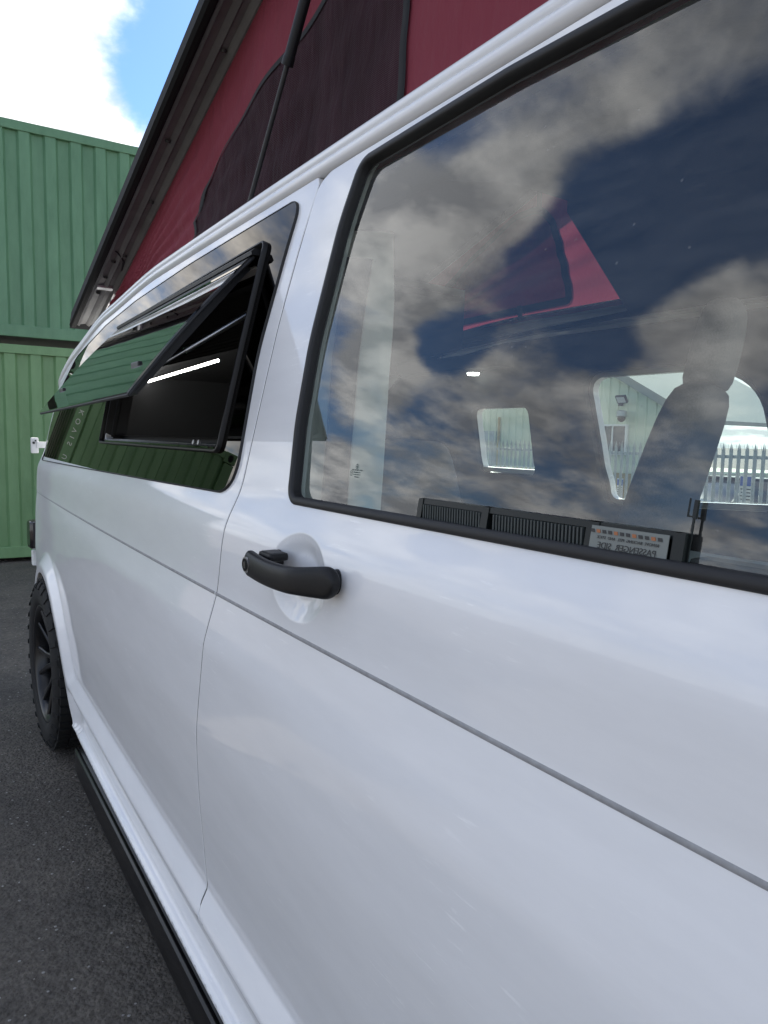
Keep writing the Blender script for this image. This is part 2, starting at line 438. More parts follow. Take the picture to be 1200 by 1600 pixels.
m_, nt_, b_ = principled('yellow_brick', (0.42, 0.33, 0.16), rough=0.85); n_, _ = add_bump(nt_, b_, 8, 0.4, 0.01); vary_colour(nt_, b_, n_.outputs['Fac'], (0.34, 0.26, 0.13), (0.48, 0.38, 0.2)); BRICK = m_
m_, nt_, b_ = principled('galvanised', (0.36, 0.38, 0.38), rough=0.5, metal=0.5); n_, _ = add_bump(nt_, b_, 14, 0.2, 0.002); vary_colour(nt_, b_, n_.outputs['Fac'], (0.30, 0.32, 0.32), (0.42, 0.44, 0.44)); GALV = m_
m_, nt_, b_ = principled('dark_car_paint', (0.03, 0.033, 0.04), rough=0.3, coat=1.0); add_bump(nt_, b_, 60, 0.02, 0.0005); CARDARK = m_
m_, nt_, b_ = principled('silver_car_paint', (0.35, 0.36, 0.37), rough=0.35, metal=0.4, coat=1.0); add_bump(nt_, b_, 60, 0.02, 0.0005); CARSILVER = m_
m_, nt_, b_ = principled('blue_print', (0.04, 0.10, 0.38), rough=0.5); add_bump(nt_, b_, 60, 0.05); BLUEPR = m_
m_, nt_, b_ = principled('dark_steel', (0.05, 0.05, 0.05), rough=0.5, metal=0.6); add_bump(nt_, b_, 60, 0.1); DSTEEL = m_
m_, nt_, b_ = principled('dark_void', (0.008, 0.008, 0.008), rough=0.9); add_bump(nt_, b_, 60, 0.1); VOID = m_
m_, nt_, b_ = principled('grey_headlight', (0.6, 0.62, 0.63), rough=0.1, coat=1.0); add_bump(nt_, b_, 60, 0.05); HEADL = m_


# ------------------------------------------------------------------ mesh helpers
def link(o, parent=None):
    COL.objects.link(o)
    if parent is not None:
        o.parent = parent
    return o


def tag(o, label=None, cat=None, group=None, kind=None):
    if label: o['label'] = label
    if cat: o['category'] = cat
    if group: o['group'] = group
    if kind: o['kind'] = kind
    return o


def empty(name, loc=(0, 0, 0), rz=0.0):
    o = bpy.data.objects.new(name, None)
    o.empty_display_size = 0.2
    o.location = loc
    o.rotation_euler = (0, 0, rz)
    COL.objects.link(o)
    return o


def mesh_obj(name, verts, faces, mat, parent=None, smooth=False, normals=None, loc=None):
    me = bpy.data.meshes.new(name)
    me.from_pydata([tuple(map(float, v)) for v in verts], [], [tuple(map(int, f)) for f in faces])
    me.materials.append(mat)
    if smooth or normals is not None:
        me.polygons.foreach_set('use_smooth', [True] * len(me.polygons))
    me.update()
    if normals is not None:
        me.normals_split_custom_set_from_vertices([tuple(map(float, n)) for n in normals])
    o = bpy.data.objects.new(name, me)
    if loc is not None:
        o.location = loc
    return link(o, parent)


class MB:
    """collects shapes into one mesh"""
    def __init__(self):
        self.v, self.f = [], []

    def add(self, vs, fs):
        b = len(self.v)
        self.v += [tuple(p) for p in vs]
        self.f += [tuple(i + b for i in f) for f in fs]
        return self

    def box(self, c, s, rot=None, bev=0.0):
        x, y, z = s[0] / 2, s[1] / 2, s[2] / 2
        if bev > 0:
            bm = bmesh.new()
            bmesh.ops.create_cube(bm, size=1.0)
            for v in bm.verts:
                v.co = Vector((v.co.x * s[0], v.co.y * s[1], v.co.z * s[2]))
            bmesh.ops.bevel(bm, geom=bm.edges[:], offset=bev, segments=2, profile=0.6, affect='EDGES', clamp_overlap=True)
            bm.verts.index_update()
            vs = [v.co.copy() for v in bm.verts]
            fs = [[v.index for v in f.verts] for f in bm.faces]
            bm.free()
        else:
            vs = [Vector(p) for p in ((-x, -y, -z), (x, -y, -z), (x, y, -z), (-x, y, -z), (-x, -y, z), (x, -y, z), (x, y, z), (-x, y, z))]
            fs = [(3, 2, 1, 0), (4, 5, 6, 7), (0, 1, 5, 4), (1, 2, 6, 5), (2, 3, 7, 6), (3, 0, 4, 7)]
        if rot is not None:
            vs = [rot @ v for v in vs]
        c = Vector(c)
        return self.add([v + c for v in vs], fs)

    def tube(self, pts, r, n=12, caps=True):
        pts = [Vector(p) for p in pts]
        rs = r if isinstance(r, (list, tuple)) else [r] * len(pts)
        vs, fs = [], []
        ref = None
        for i, p in enumerate(pts):
            t = (pts[min(i + 1, len(pts) - 1)] - pts[max(i - 1, 0)]).normalized()
            if ref is None:
                ref = Vector((0, 0, 1)) if abs(t.z) < 0.9 else Vector((1, 0, 0))
            a = t.cross(ref).normalized(); b = t.cross(a).normalized(); ref = -b if False else ref
            for k in range(n):
                an = 2 * math.pi * k / n
                vs.append(p + a * math.cos(an) * rs[i] + b * math.sin(an) * rs[i])
        for i in range(len(pts) - 1):
            for k in range(n):
                fs.append((i * n + k, i * n + (k + 1) % n, (i + 1) * n + (k + 1) % n, (i + 1) * n + k))
        if caps:
            fs.append(tuple(range(n - 1, -1, -1)))
            fs.append(tuple((len(pts) - 1) * n + k for k in range(n)))
        return self.add(vs, fs)

    def loft(self, rings, closed=True, caps=True):
        n = len(rings[0])
        vs = [p for r in rings for p in r]
        fs = []
        for i in range(len(rings) - 1):
            for k in range(n if closed else n - 1):
                fs.append((i * n + k, i * n + (k + 1) % n, (i + 1) * n + (k + 1) % n, (i + 1) * n + k))
        if caps and closed:
            fs.append(tuple(range(n - 1, -1, -1)))
            fs.append(tuple((len(rings) - 1) * n + k for k in range(n)))
        return self.add(vs, fs)

    def build(self, name, mat, parent=None, smooth=False, loc=None, auto=None):
        o = mesh_obj(name, self.v, self.f, mat, parent, smooth=smooth or auto is not None, loc=loc)
        if auto is not None:
            o.data.set_sharp_from_angle(angle=R_(auto))
        return o


def recalc(o):
    bm = bmesh.new(); bm.from_mesh(o.data)
    bmesh.ops.recalc_face_normals(bm, faces=bm.faces)
    bm.to_mesh(o.data); bm.free()
    return o


def smoothstep(a, b, x):
    t = np.clip((x - a) / (b - a), 0, 1)
    return t * t * (3 - 2 * t)


def rounded_poly(pts, rad, step=0.012, seg=8):
    """closed 2-D loop with rounded corners, resampled; rad number or list"""
    n = len(pts)
    P = [np.array(p, float) for p in pts]
    if not isinstance(rad, (list, tuple)): rad = [rad] * n
    out = []
    for i in range(n):
        a, b, c = P[i - 1], P[i], P[(i + 1) % n]
        u = (a - b); lu = np.linalg.norm(u); u = u / lu
        w = (c - b); lw = np.linalg.norm(w); w = w / lw
        ang = math.acos(max(-1, min(1, float(u @ w))))
        if rad[i] <= 1e-6 or ang > math.pi - 0.02:
            out.append(b); continue
        d = min(rad[i] / math.tan(ang / 2), lu * 0.49, lw * 0.49)
        p0, p1 = b + u * d, b + w * d
        k = seg
        for j in range(k + 1):
            t = j / k
            q = (1 - t) ** 2 * p0 + 2 * t * (1 - t) * (b * 0.8 + (p0 + p1) * 0.1) + t * t * p1
            out.append(q)
    res = []
    m = len(out)
    for i in range(m):
        a, b = out[i], out[(i + 1) % m]
        L = np.linalg.norm(b - a)
        if L < 1e-6: continue
        k = max(1, int(math.ceil(L / step)))
        for j in range(k):
            res.append(a + (b - a) * j / k)
    return np.array(res)


def area2(L):
    x, y = L[:, 0], L[:, 1]
    return 0.5 * np.sum(x * np.roll(y, -1) - np.roll(x, -1) * y)


def loop_normals(L):
    t = np.roll(L, -1, 0) - np.roll(L, 1, 0)
    t /= np.linalg.norm(t, axis=1)[:, None]
    return np.stack([t[:, 1], -t[:, 0]], 1)      # outward for a counter-clockwise loop


def in_poly(px, py, L):
    x0, y0 = L[:, 0], L[:, 1]
    x1, y1 = np.roll(x0, -1), np.roll(y0, -1)
    c = np.zeros(len(px), bool)
    for a, b, d, e in zip(x0, y0, x1, y1):
        if b == e: continue
        cond = ((b > py) != (e > py)) & (px < (d - a) * (py - b) / (e - b) + a)
        c ^= cond
    return c


# ------------------------------------------------------------------ the van's side as one smooth function of (y, z)
VAN_W = 1.84
_z = np.arange(-0.2, 2.2, 0.001)
_pz = [-0.2, 0.25, 0.34, 0.45, 0.60, 0.75, 0.93, 1.02, 1.09, 1.125, 1.155, 1.18, 1.20, 1.45, 1.60, 1.72, 1.80, 2.2]
_px = [0.03, 0.022, 0.014, 0.002, -0.010, -0.015, -0.010, -0.001, 0.002, 0.006, 0.018, 0.030, 0.036, 0.086, 0.118, 0.146, 0.17, 0.3]
_raw = np.interp(_z, _pz, _px)
_k = np.exp(-0.5 * (np.arange(-60, 61) / 11.0) ** 2); _k /= _k.sum()
_prof = np.convolve(np.pad(_raw, 60, mode='edge'), _k, mode='valid')
ARCHES = [(3.10, 0.325, 0.385), (-0.36, 0.325, 0.385)]
SILL_Z = 0.345


def ys_of(z):
    return 3.56 - 0.14 * smoothstep(1.05, 1.72, z)


def arch_d(y, z):
    d = np.full(np.broadcast(y, z).shape, 9.0)
    for ay, az, ar in ARCHES:
        d = np.minimum(d, np.hypot(y - ay, z - az) - ar)
    return d


CREASE_Z = 1.006
DISH = (0.866, 1.0865, 0.083, 0.060)


def side_x(y, z, dish=True):
    y = np.asarray(y, float); z = np.asarray(z, float)
    x = np.interp(z, _z, _prof)
    x = x + 0.045 * (np.clip(y - 0.3, 0, 9) / 2.7) ** 2
    yf = np.clip(0.1 - y, 0, 9)
    x = x + 0.05 * (yf / 1.2) ** 2.2
    c = np.clip((y - ys_of(z)) / 0.32, 0, 0.985)
    x = x + 0.30 * (1 - np.sqrt(1 - c * c))
    c2 = np.clip((-0.95 - y) / 0.33, 0, 0.985)
    x = x + 0.30 * (1 - np.sqrt(1 - c2 * c2))
    # flared lip running along the sill and round the arches
    ds = z - SILL_Z
    da = arch_d(y, z)
    k = 0.05
    h = np.clip(0.5 + 0.5 * (da - ds) / k, 0, 1)
    d = da * (1 - h) + ds * h - k * h * (1 - h)
    t_ = (0.078 - d) / 0.046
    s_ = lambda q: 0.5 * (q + np.sqrt(q * q + 0.006))
    lip = -0.028 * np.clip(s_(t_) - s_(t_ - 1), 0, 1) * smoothstep(3.85, 3.55, y)
    x = x + lip
    x = x + (0.028 * smoothstep(0.370, 0.345, z) - 0.020 * smoothstep(0.228, 0.219, z)) * np.clip(smoothstep(0.0, 0.12, da), 0, 1)
    # fold added below the swage line to shape a reflected tone break, fading out towards the rear arch
    zf = 0.862 + 0.045 * y
    q_ = lambda v: 0.5 * (v + np.sqrt(v * v + 0.004 ** 2))
    amp = 0.13 * np.clip(CREASE_Z - zf, 0, 1)
    up_ = 0.13 * q_(CREASE_Z - z) - 0.13 * q_(zf - z)
    x = x - np.minimum(up_, amp) * smoothstep(0.42, 0.86, np.minimum(z, 0.86)) * smoothstep(CREASE_Z + 0.03, CREASE_Z + 0.0, z)
    # swage line
    if dish:
        e = np.hypot((y - DISH[0]) / DISH[2], (z - DISH[1]) / DISH[3])
        x = x + 0.0125 * smoothstep(1.03, 0.50, e) + 0.0012 * smoothstep(1.03, 0.94, e)
    return x


def side_n(y, z, h=0.0012):
    fy = (side_x(y + h, z) - side_x(y - h, z)) / (2 * h)
    fz = (side_x(y, z + h) - side_x(y, z - h)) / (2 * h)
    n = np.stack([-np.ones_like(fy), fy, fz], -1)
    return n / np.linalg.norm(n, axis=-1)[..., None]


def panel(name, outer, holes, mat, parent, off=0.0, flange=0.018, rad=0.0035, step=0.03, fine=None, mirror=False, dense=True, surf=None, edge_rows=True):
    """a sheet of the van's side: outline and holes in (y, z), rolled edges turned inwards"""
    sx = surf or (lambda y, z: side_x(y, z))
    loops = []
    outer = outer if area2(outer) > 0 else outer[::-1]
    loops.append(outer)
    for h in holes:
        loops.append(h[::-1] if area2(h) > 0 else h)       # clockwise, so its "outward" normal points into the hole
    ins = []
    for L in loops:
        ins.append(L - loop_normals(L) * rad)
    y0, z0 = outer.min(0); y1, z1 = outer.max(0)
    gy = np.arange(y0, y1, step)
    gz = np.arange(z0, z1, step)
    if dense:
        extra = np.concatenate([CREASE_Z + np.array([-0.02, -0.012, -0.008, -0.006, -0.005, -0.004, -0.003, -0.002, -0.001, 0, 0.001, 0.002, 0.003, 0.004, 0.005, 0.006, 0.008, 0.012, 0.02, 0.028]),
                                np.arange(0.212, 0.46, 0.004), np.arange(1.10, 1.21, 0.01)])
        extra = extra[(extra > z0) & (extra < z1)]
        gz = gz[np.min(np.abs(gz[:, None] - extra[None, :]), 1) > 0.003] if len(extra) else gz
        gz = np.sort(np.concatenate([gz, extra]))
        if y1 > 3.2:
            gy = np.concatenate([gy[gy < 3.2], np.arange(3.2, y1, 0.010)])
    Y, Z = np.meshgrid(gy, gz)
    pts = np.stack([Y.ravel(), Z.ravel()], 1)
    if fine is not None:
        pts = np.concatenate([pts[~fine[1](pts)], fine[0]])
    ok = in_poly(pts[:, 0], pts[:, 1], ins[0])
    for h in ins[1:]:
        ok &= ~in_poly(pts[:, 0], pts[:, 1], h)
    pts = pts[ok]
    allb = np.concatenate(ins)
    keep = np.ones(len(pts), bool)
    for i in range(0, len(pts), 2000):
        d = np.min(np.abs(pts[i:i + 2000, None, 0] - allb[None, :, 0]) + np.abs(pts[i:i + 2000, None, 1] - allb[None, :, 1]), 1)
        keep[i:i + 2000] = d > 0.005
    pts = pts[keep]
    V2, E = [], []
    for L in ins:
        b = len(V2)
        V2 += [Vector((p[0], p[1])) for p in L]
        E += [(b + i, b + (i + 1) % len(L)) for i in range(len(L))]
    nb = len(V2)
    V2 += [Vector((p[0], p[1])) for p in pts]
    rv, re, rf, ov, oe, of = delaunay_2d_cdt(V2, E, [], 0, 1e-5)
    P = np.array([(v.x, v.y) for v in rv])
    F = np.array([f for f in rf if len(f) == 3])
    cen = P[F].mean(1)
    ok = in_poly(cen[:, 0], cen[:, 1], ins[0])
    for h in ins[1:]:
        ok &= ~in_poly(cen[:, 0], cen[:, 1], h)
    F = F[ok]
    X = sx(P[:, 0], P[:, 1]) + off
    h_ = 0.0012
    fy = (sx(P[:, 0] + h_, P[:, 1]) - sx(P[:, 0] - h_, P[:, 1])) / (2 * h_)
    fz = (sx(P[:, 0], P[:, 1] + h_) - sx(P[:, 0], P[:, 1] - h_)) / (2 * h_)
    Nn = np.stack([-np.ones_like(fy), fy, fz], 1); Nn /= np.linalg.norm(Nn, axis=1)[:, None]
    verts = [np.stack([X, P[:, 0], P[:, 1]], 1)]
    norms = [Nn]
    faces = []
    # orientation: outward is -X
    a, b, c = verts[0][F[:, 0]], verts[0][F[:, 1]], verts[0][F[:, 2]]
    fn = np.cross(b - a, c - a)
    flip = fn[:, 0] > 0
    F[flip] = F[flip][:, ::-1]
    faces += [tuple(f) for f in F]
    base = len(P)
    key = {}
    for L, I in zip(loops, ins):
        n2 = loop_normals(L)
        m = len(L)
        Xi = sx(I[:, 0], I[:, 1]) + off
        hy = (sx(I[:, 0] + h_, I[:, 1]) - sx(I[:, 0] - h_, I[:, 1])) / (2 * h_)
        hz = (sx(I[:, 0], I[:, 1] + h_) - sx(I[:, 0], I[:, 1] - h_)) / (2 * h_)
        NN = np.stack([-np.ones_like(hy), hy, hz], 1); NN /= np.linalg.norm(NN, axis=1)[:, None]
        p3 = np.stack([Xi, I[:, 0], I[:, 1]], 1)
        ed = np.stack([np.zeros(m), n2[:, 0], n2[:, 1]], 1)
        ed = ed - NN * np.sum(ed * NN, 1)[:, None]; ed /= np.linalg.norm(ed, axis=1)[:, None]
        rings = []
        for th in (0, 30, 60, 90):
            t = R_(th)
            rings.append((p3 - NN * rad * (1 - math.cos(t)) + ed * rad * math.sin(t), NN * math.cos(t) + ed * math.sin(t)))
        q = rings[-1][0] + np.array([flange, 0, 0])
        rings.append((q, ed))
        for rp, rn in rings:
            verts.append(rp); norms.append(rn)
        for r in range(len(rings) - 1):
            for i in range(m):
                j = (i + 1) % m
                A, B = base + r * m + i, base + r * m + j
                Cc, D = base + (r + 1) * m + j, base + (r + 1) * m + i
                faces.append((A, D, Cc, B))
        base += m * len(rings)
    V = np.concatenate(verts); Nm = np.concatenate(norms)
    # check winding of the rim quads against their normals
    out = []
    for f in faces:
        if len(f) == 4:
            a, b, c = V[f[0]], V[f[1]], V[f[2]]
            nn = np.cross(b - a, c - a)
            if nn @ Nm[f[0]] < 0: f = f[::-1]
        out.append(f)
    if mirror:
        V = V.copy(); V[:, 0] = VAN_W - V[:, 0]
        Nm = Nm.copy(); Nm[:, 0] *= -1
        out = [f[::-1] for f in out]
    return mesh_obj(name, V, out, mat, parent, normals=Nm)


def strip_sweep(loop, section, mat, name, parent, off=0.0, mirror=False, closed=True, surf=None):
    """sweep a section [(along outward 2-D normal, outward from surface), ...] round a loop lying on the van's side"""
    sx = surf or side_x
    L = loop if area2(loop) > 0 or not closed else loop[::-1]
    n2 = loop_normals(L)
    if not closed:
        t = np.gradient(L, axis=0); t /= np.linalg.norm(t, axis=1)[:, None]
        n2 = np.stack([t[:, 1], -t[:, 0]], 1)
    X = sx(L[:, 0], L[:, 1]) + off
    N3 = side_n(L[:, 0], L[:, 1])
    ed = np.stack([np.zeros(len(L)), n2[:, 0], n2[:, 1]], 1)
    ed = ed - N3 * np.sum(ed * N3, 1)[:, None]; ed /= np.linalg.norm(ed, axis=1)[:, None]
    p = np.stack([X, L[:, 0], L[:, 1]], 1)
    m, k = len(L), len(section)
    V = np.zeros((m, k, 3))
    for j, (a, b) in enumerate(section):
        V[:, j] = p + ed * a + N3 * b
    if mirror: V[:, :, 0] = VAN_W - V[:, :, 0]
    F = []
    for i in range(m if closed else m - 1):
        for j in range(k - 1):
            A, B = i * k + j, i * k + j + 1
            Cc, D = ((i + 1) % m) * k + j + 1, ((i + 1) % m) * k + j
            F.append((A, B, Cc, D))
    o = mesh_obj(name, V.reshape(-1, 3), F, mat, parent, smooth=True)
    recalc(o)
    o.data.set_sharp_from_angle(angle=R_(50))
    return o


# ------------------------------------------------------------------ ground
def ground_z(x, y):
    return -0.85 * smoothstep(4.5, 9.5, x)


def build_ground():
    xs = np.concatenate([np.linspace(-600, -20, 10), np.linspace(-15, 4, 10), np.linspace(4.25, 10, 24), np.linspace(12, 30, 6), np.linspace(60, 600, 8)])
    ys = np.concatenate([np.linspace(-600, -20, 8), np.linspace(-15, 30, 20), np.linspace(50, 600, 8)])
    V = [(x, y, float(ground_z(x, y))) for y in ys for x in xs]
    nx = len(xs)
    F = [(j * nx + i, j * nx + i + 1, (j + 1) * nx + i + 1, (j + 1) * nx + i) for j in range(len(ys) - 1) for i in range(nx - 1)]
    o = mesh_obj('ground', V, F, ASPHALT, smooth=True)
    tag(o, 'dark asphalt yard with pale stone chips beneath the camper van', kind='structure')


build_ground()


# ------------------------------------------------------------------ containers
WALL_Y = 7.70


def container(name, loc, length, depth, height, mat, label, rz=0.0, phase=0.0):
    """local: front face on y=0 looking to -Y, x from 0 to length"""
    root = empty(name, loc, rz)
    tag(root, label, 'shipping container', 'green shipping containers stacked in the yard')
    rail, base_h, post, dep = 0.085, 0.15, 0.13, 0.03
    pitch, flat, slope = 0.225, 0.088, 0.022

    def corrug(length_):
        pts = []
        x = phase
        while x < length_:
            for dx, d in ((0, 0.0), (flat, 0.0), (flat + slope, dep), (pitch - slope, dep)):
                if 0 <= x + dx <= length_: pts.append((x + dx, d))
            x += pitch
        return [(0, dep)] + pts + [(length_, dep)]
    for side, (o0, ax, ay) in {'front': ((post, 0, 0), (1, 0), (0, 1)), 'back': ((post, depth, 0), (1, 0), (0, -1)),
                               'left': ((0, post, 0), (0, 1), (1, 0)), 'right': ((length, post, 0), (0, 1), (-1, 0))}.items():
        ln = (length if side in ('front', 'back') else depth) - 2 * post
        prof = corrug(ln)
        vs, fs = [], []
        for s, d in prof:
            x = o0[0] + ax[0] * s + ay[0] * (d + 0.012); y = o0[1] + ax[1] * s + ay[1] * (d + 0.012)
            vs += [(x, y, base_h - 0.01), (x, y, height - rail + 0.01)]
        for i in range(len(prof) - 1):
            fs.append((2 * i, 2 * i + 2, 2 * i + 3, 2 * i + 1))
        o = mesh_obj('corrugated_side', vs, fs, mat, root)
        recalc(o)
    for x in (post / 2, length - post / 2):
        for y in (post / 2, depth - post / 2):
            m = MB().box((x, y, height / 2), (post, post, height - 0.26), bev=0.008)
            m.build('corner_post', mat, root)
    for z, h in ((height - rail / 2, rail), (0.075 + (base_h - 0.0) / 2 - 0.05, 0.11)):
        for y in (0.03, depth - 0.03):
            nm = 'top_rail' if z > 1 else 'bottom_rail'
            m = MB().box((length / 2, y, z), (length - 2 * post, 0.06, h), bev=0.006)
            m.build(nm, mat, root)
        for x in (0.03, length - 0.03):
            nm = 'top_rail' if z > 1 else 'bottom_rail'
            m = MB().box((x, depth / 2, z), (0.06, depth - 2 * post, h), bev=0.006)
            m.build(nm, mat, root)
    MB().box((length / 2, depth / 2, height - 0.035), (length - 0.13, depth - 0.13, 0.03)).build('roof_panel', mat, root)
    MB().box((length / 2, depth / 2, base_h - 0.02), (length - 0.13, depth - 0.13, 0.03)).build('floor_panel', DSTEEL, root)
    # corner castings with oval holes
    for x in (0.075, length - 0.075):
        for y in (0.075, depth - 0.075):
            for z in (0.065, height - 0.06):
                cst = MB().box((x, y, z), (0.16, 0.16, 0.13), bev=0.012).build('corner_casting', mat, root)
                sgy = -1 if y < depth / 2 else 1
                ring = [(x + 0.035 * math.cos(a), y + sgy * 0.0815, z + 0.045 * math.sin(a)) for a in np.linspace(0, 2 * math.pi, 20, endpoint=False)]
                ring2 = [(p[0], p[1] - sgy * 0.03, p[2]) for p in ring]
                sgx = -1 if x < length / 2 else 1
                q = [(x + sgx * 0.0815, y + 0.03 * math.cos(a), z + 0.045 * math.sin(a)) for a in np.linspace(0, 2 * math.pi, 20, endpoint=False)]
                q2 = [(p[0] - sgx * 0.03, p[1], p[2]) for p in q]
                mb = MB().loft([ring2, ring]).loft([q2, q])
                mb.build('casting_hole', VOID, cst)
    # fork pockets in the base rail
    for x in (length * 0.36, length * 0.60):
        MB().box((x, 0.022, 0.075), (0.3, 0.06, 0.075)).build('fork_pocket', VOID, root)
    return root


ROT = -0.05


def wall_pt(x, z):
    return (x, WALL_Y - 0.05 * (x - 0.31), z)


H1, H2 = 2.10, 2.02
low_a = container('shipping_container', wall_pt(-0.22, 0.0), 4.9, 2.0, H1, GREEN_B, 'leaf green corrugated container standing on the asphalt behind the van tail, bottom of its stack', ROT, phase=0.045)
up_a = container('shipping_container', wall_pt(-0.22, H1 + 0.03), 4.9, 2.0, H2, GREEN_A, 'bluish green corrugated container resting on top of the leaf green one behind the van', ROT, phase=0.0)
low_b = container('shipping_container', wall_pt(-2.42, 0.0), 2.02, 4.9, H1, GREEN_B, 'end-on green container on the ground carrying white upright lettering, seen only as a reflection', ROT, phase=0.06)


def text_mesh(name, body, size, mat, parent, M4, extrude=0.0008, align='LEFT', spacing=1.0):
    cu = bpy.data.curves.new(name, 'FONT')
    cu.body = body
    cu.size = size
    cu.extrude = extrude
    cu.align_x = align
    cu.align_y = 'CENTER'
    cu.space_character = spacing
    cu.resolution_u = 3
    tmp = bpy.data.objects.new(name + '_tmp', cu)
    COL.objects.link(tmp)
    dg = bpy.context.evaluated_depsgraph_get()
    dg.update()
    me = bpy.data.meshes.new_from_object(tmp.evaluated_get(dg))
    bpy.data.objects.remove(tmp)
    me.transform(M4)
    me.materials.clear(); me.materials.append(mat)
    me.name = name
    o = bpy.data.objects.new(name, me)
    return link(o, parent)


# white lettering running down the end of the second stack
Mt = Matrix.Translation((1.953, -0.002, 1.82)) @ Matrix(((0, 1, 0, 0), (0, 0, -1, 0), (-1, 0, 0, 0), (0, 0, 0, 1)))
text_mesh('lettering', 'KOVIS USOI', 0.080, LETTER, low_b, Mt, spacing=2.0)


# ------------------------------------------------------------------ camper van: body sides
van = empty('camper_van', (0, 0, 0))
tag(van, 'white camper van with raised pop-up roof of burgundy canvas and open side window', 'camper van')


def gut_z(y):
    y = np.asarray(y, float)
    return 1.722 - 0.035 * smoothstep(2.0, 2.7, y) - 0.10 * smoothstep(2.6, 3.35, y) - 0.12 * smoothstep(3.2, 3.7, y) - 0.03 * smoothstep(0.1, -0.5, y)


SEAM = [(0.30, 1.236), (0.36, 1.238), (0.50, 1.232), (0.715, 1.215), (0.86, 1.185), (1.0, 1.163), (1.17, 1.140), (1.30, 1.130), (1.47, 1.113), (1.6, 1.088), (1.70, 1.062), (1.75, 1.05)]
_sz = np.array([p[0] for p in SEAM]); _sy = np.array([p[1] for p in SEAM])


def seam_y(z):
    zz = np.linspace(0.2, 1.8, 161)
    yy = np.interp(zz, _sz, _sy)
    k = np.ones(9) / 9
    yy = np.convolve(np.pad(yy, 4, mode='edge'), k, mode='valid')
    return np.interp(z, zz, yy)


GAP = 0.0019


def door_outline():
    zs = np.linspace(0.45, 1.60, 40)
    rear = [(float(seam_y(z)) - GAP, float(z)) for z in zs]
    top = [(1.068, 1.690), (1.03, 1.703)] + [(y, 1.704) for y in np.linspace(0.95, 0.30, 12)]
    apil = [(0.22, 1.690), (0.10, 1.61), (-0.13, 1.40), (-0.36, 1.20), (-0.42, 1.06)]
    front = [(-0.42, 0.86), (-0.20, 0.78), (0.02, 0.65), (0.09, 0.48), (0.13, 0.338)]
    bot = [(y, 0.330) for y in np.linspace(0.25, 1.10, 8)] + [(1.20, 0.345), (1.233, 0.39)]
    return rounded_poly(bot + rear + top + apil + front, 0.03, step=0.012, seg=5)


DWIN = rounded_poly([(-0.30, 1.186), (0.950, 1.184), (0.972, 1.30), (0.976, 1.42), (0.955, 1.60), (0.930, 1.688), (0.62, 1.693), (0.28, 1.680)],
                    [0.03, 0.028, 0.2, 0.3, 0.3, 0.03, 0.3, 0.05], step=0.012, seg=8)


def quarter_outline():
    pts = []
    ay, az, ar = ARCHES[0]
    pts += [(0.10, 0.205)] + [(y, 0.205) for y in np.linspace(0.4, 2.60, 12)] + [(2.685, 0.22)]
    a0 = math.pi - 0.18
    pts += [(ay + ar * math.cos(a), az + ar * math.sin(a)) for a in np.linspace(a0, 0.12, 34)]
    pts += [(3.495, 0.33), (3.66, 0.30)]
    ye = lambda z: float(ys_of(z)) + 0.312
    pts += [(ye(z), z) for z in (0.32, 0.6, 0.9, 1.1, 1.2, 1.3, 1.4)]
    ys = np.linspace(3.64, 1.075, 30)
    pts += [(y, float(gut_z(y)) - 0.016) for y in ys]
    zs = np.linspace(1.69, 0.40, 44)
    pts += [(float(seam_y(z)) + GAP, float(z)) for z in zs]
    pts += [(1.215, 0.346), (1.18, 0.327)] + [(y, 0.3245) for y in np.linspace(1.1, 0.14, 8)]
    return rounded_poly(pts, 0.008, step=0.012, seg=3)


# rear side window: big bonded privacy pane; the body behind it has an aperture
RWIN = rounded_poly([(1.165, 1.178), (3.50, 1.152), (3.48, 1.30), (3.38, 1.46), (3.1, 1.580), (2.6, 1.645), (2.2, 1.670), (1.7, 1.682), (1.118, 1.684), (1.140, 1.58), (1.172, 1.42)],
                    [0.06, 0.03, 0.1, 0.12, 0.3, 0.3, 0.5, 0.5, 0.03, 0.2, 0.3], step=0.014, seg=8)
APER = rounded_poly([(1.27, 1.262), (2.27, 1.262), (2.27, 1.592), (1.25, 1.592)], 0.02, step=0.014, seg=4)
FRONT_WING = rounded_poly([(-0.004, 0.21), (0.075, 0.21)] + [(-0.36 + 0.385 * math.cos(a), 0.325 + 0.385 * math.sin(a)) for a in np.linspace(0.12, math.pi - 0.1, 24)][0:0] +
                          [(0.10, 0.338), (0.06, 0.48), (-0.01, 0.63)] +
                          [(-0.21, 0.755), (-0.424, 0.838), (-0.424, 1.04), (-0.50, 1.07), (-0.80, 0.99), (-1.10, 0.90), (-1.20, 0.84), (-1.22, 0.45), (-0.80, 0.36)] +
                          [(-0.36 + 0.385 * math.cos(a), 0.325 + 0.385 * math.sin(a)) for a in np.linspace(math.pi - 0.1, 0.05, 26)], 0.006, step=0.014, seg=3)

# extra points round the handle recess
_dp = []
for e in np.linspace(0, 1.12, 17):
    k = max(1, int(60 * e))
    for i in range(k):
        a = 2 * math.pi * (i + 0.5 * (int(e * 16) % 2)) / k
        _dp.append((DISH[0] + DISH[2] * e * math.cos(a), DISH[1] + DISH[3] * e * math.sin(a)))
for e in (0.96, 1.0, 1.03, 1.06):
    for i in range(90):
        a = 2 * math.pi * (i + 0.25) / 90
        _dp.append((DISH[0] + DISH[2] * e * math.cos(a), DISH[1] + DISH[3] * e * math.sin(a)))
_dp = np.array(_dp)
_dp = _dp[_dp[:, 1] > CREASE_Z + 0.006]
dish_fine = (_dp, lambda p: (np.hypot((p[:, 0] - DISH[0]) / DISH[2], (p[:, 1] - DISH[1]) / DISH[3]) < 1.15) & (p[:, 1] > CREASE_Z + 0.005))

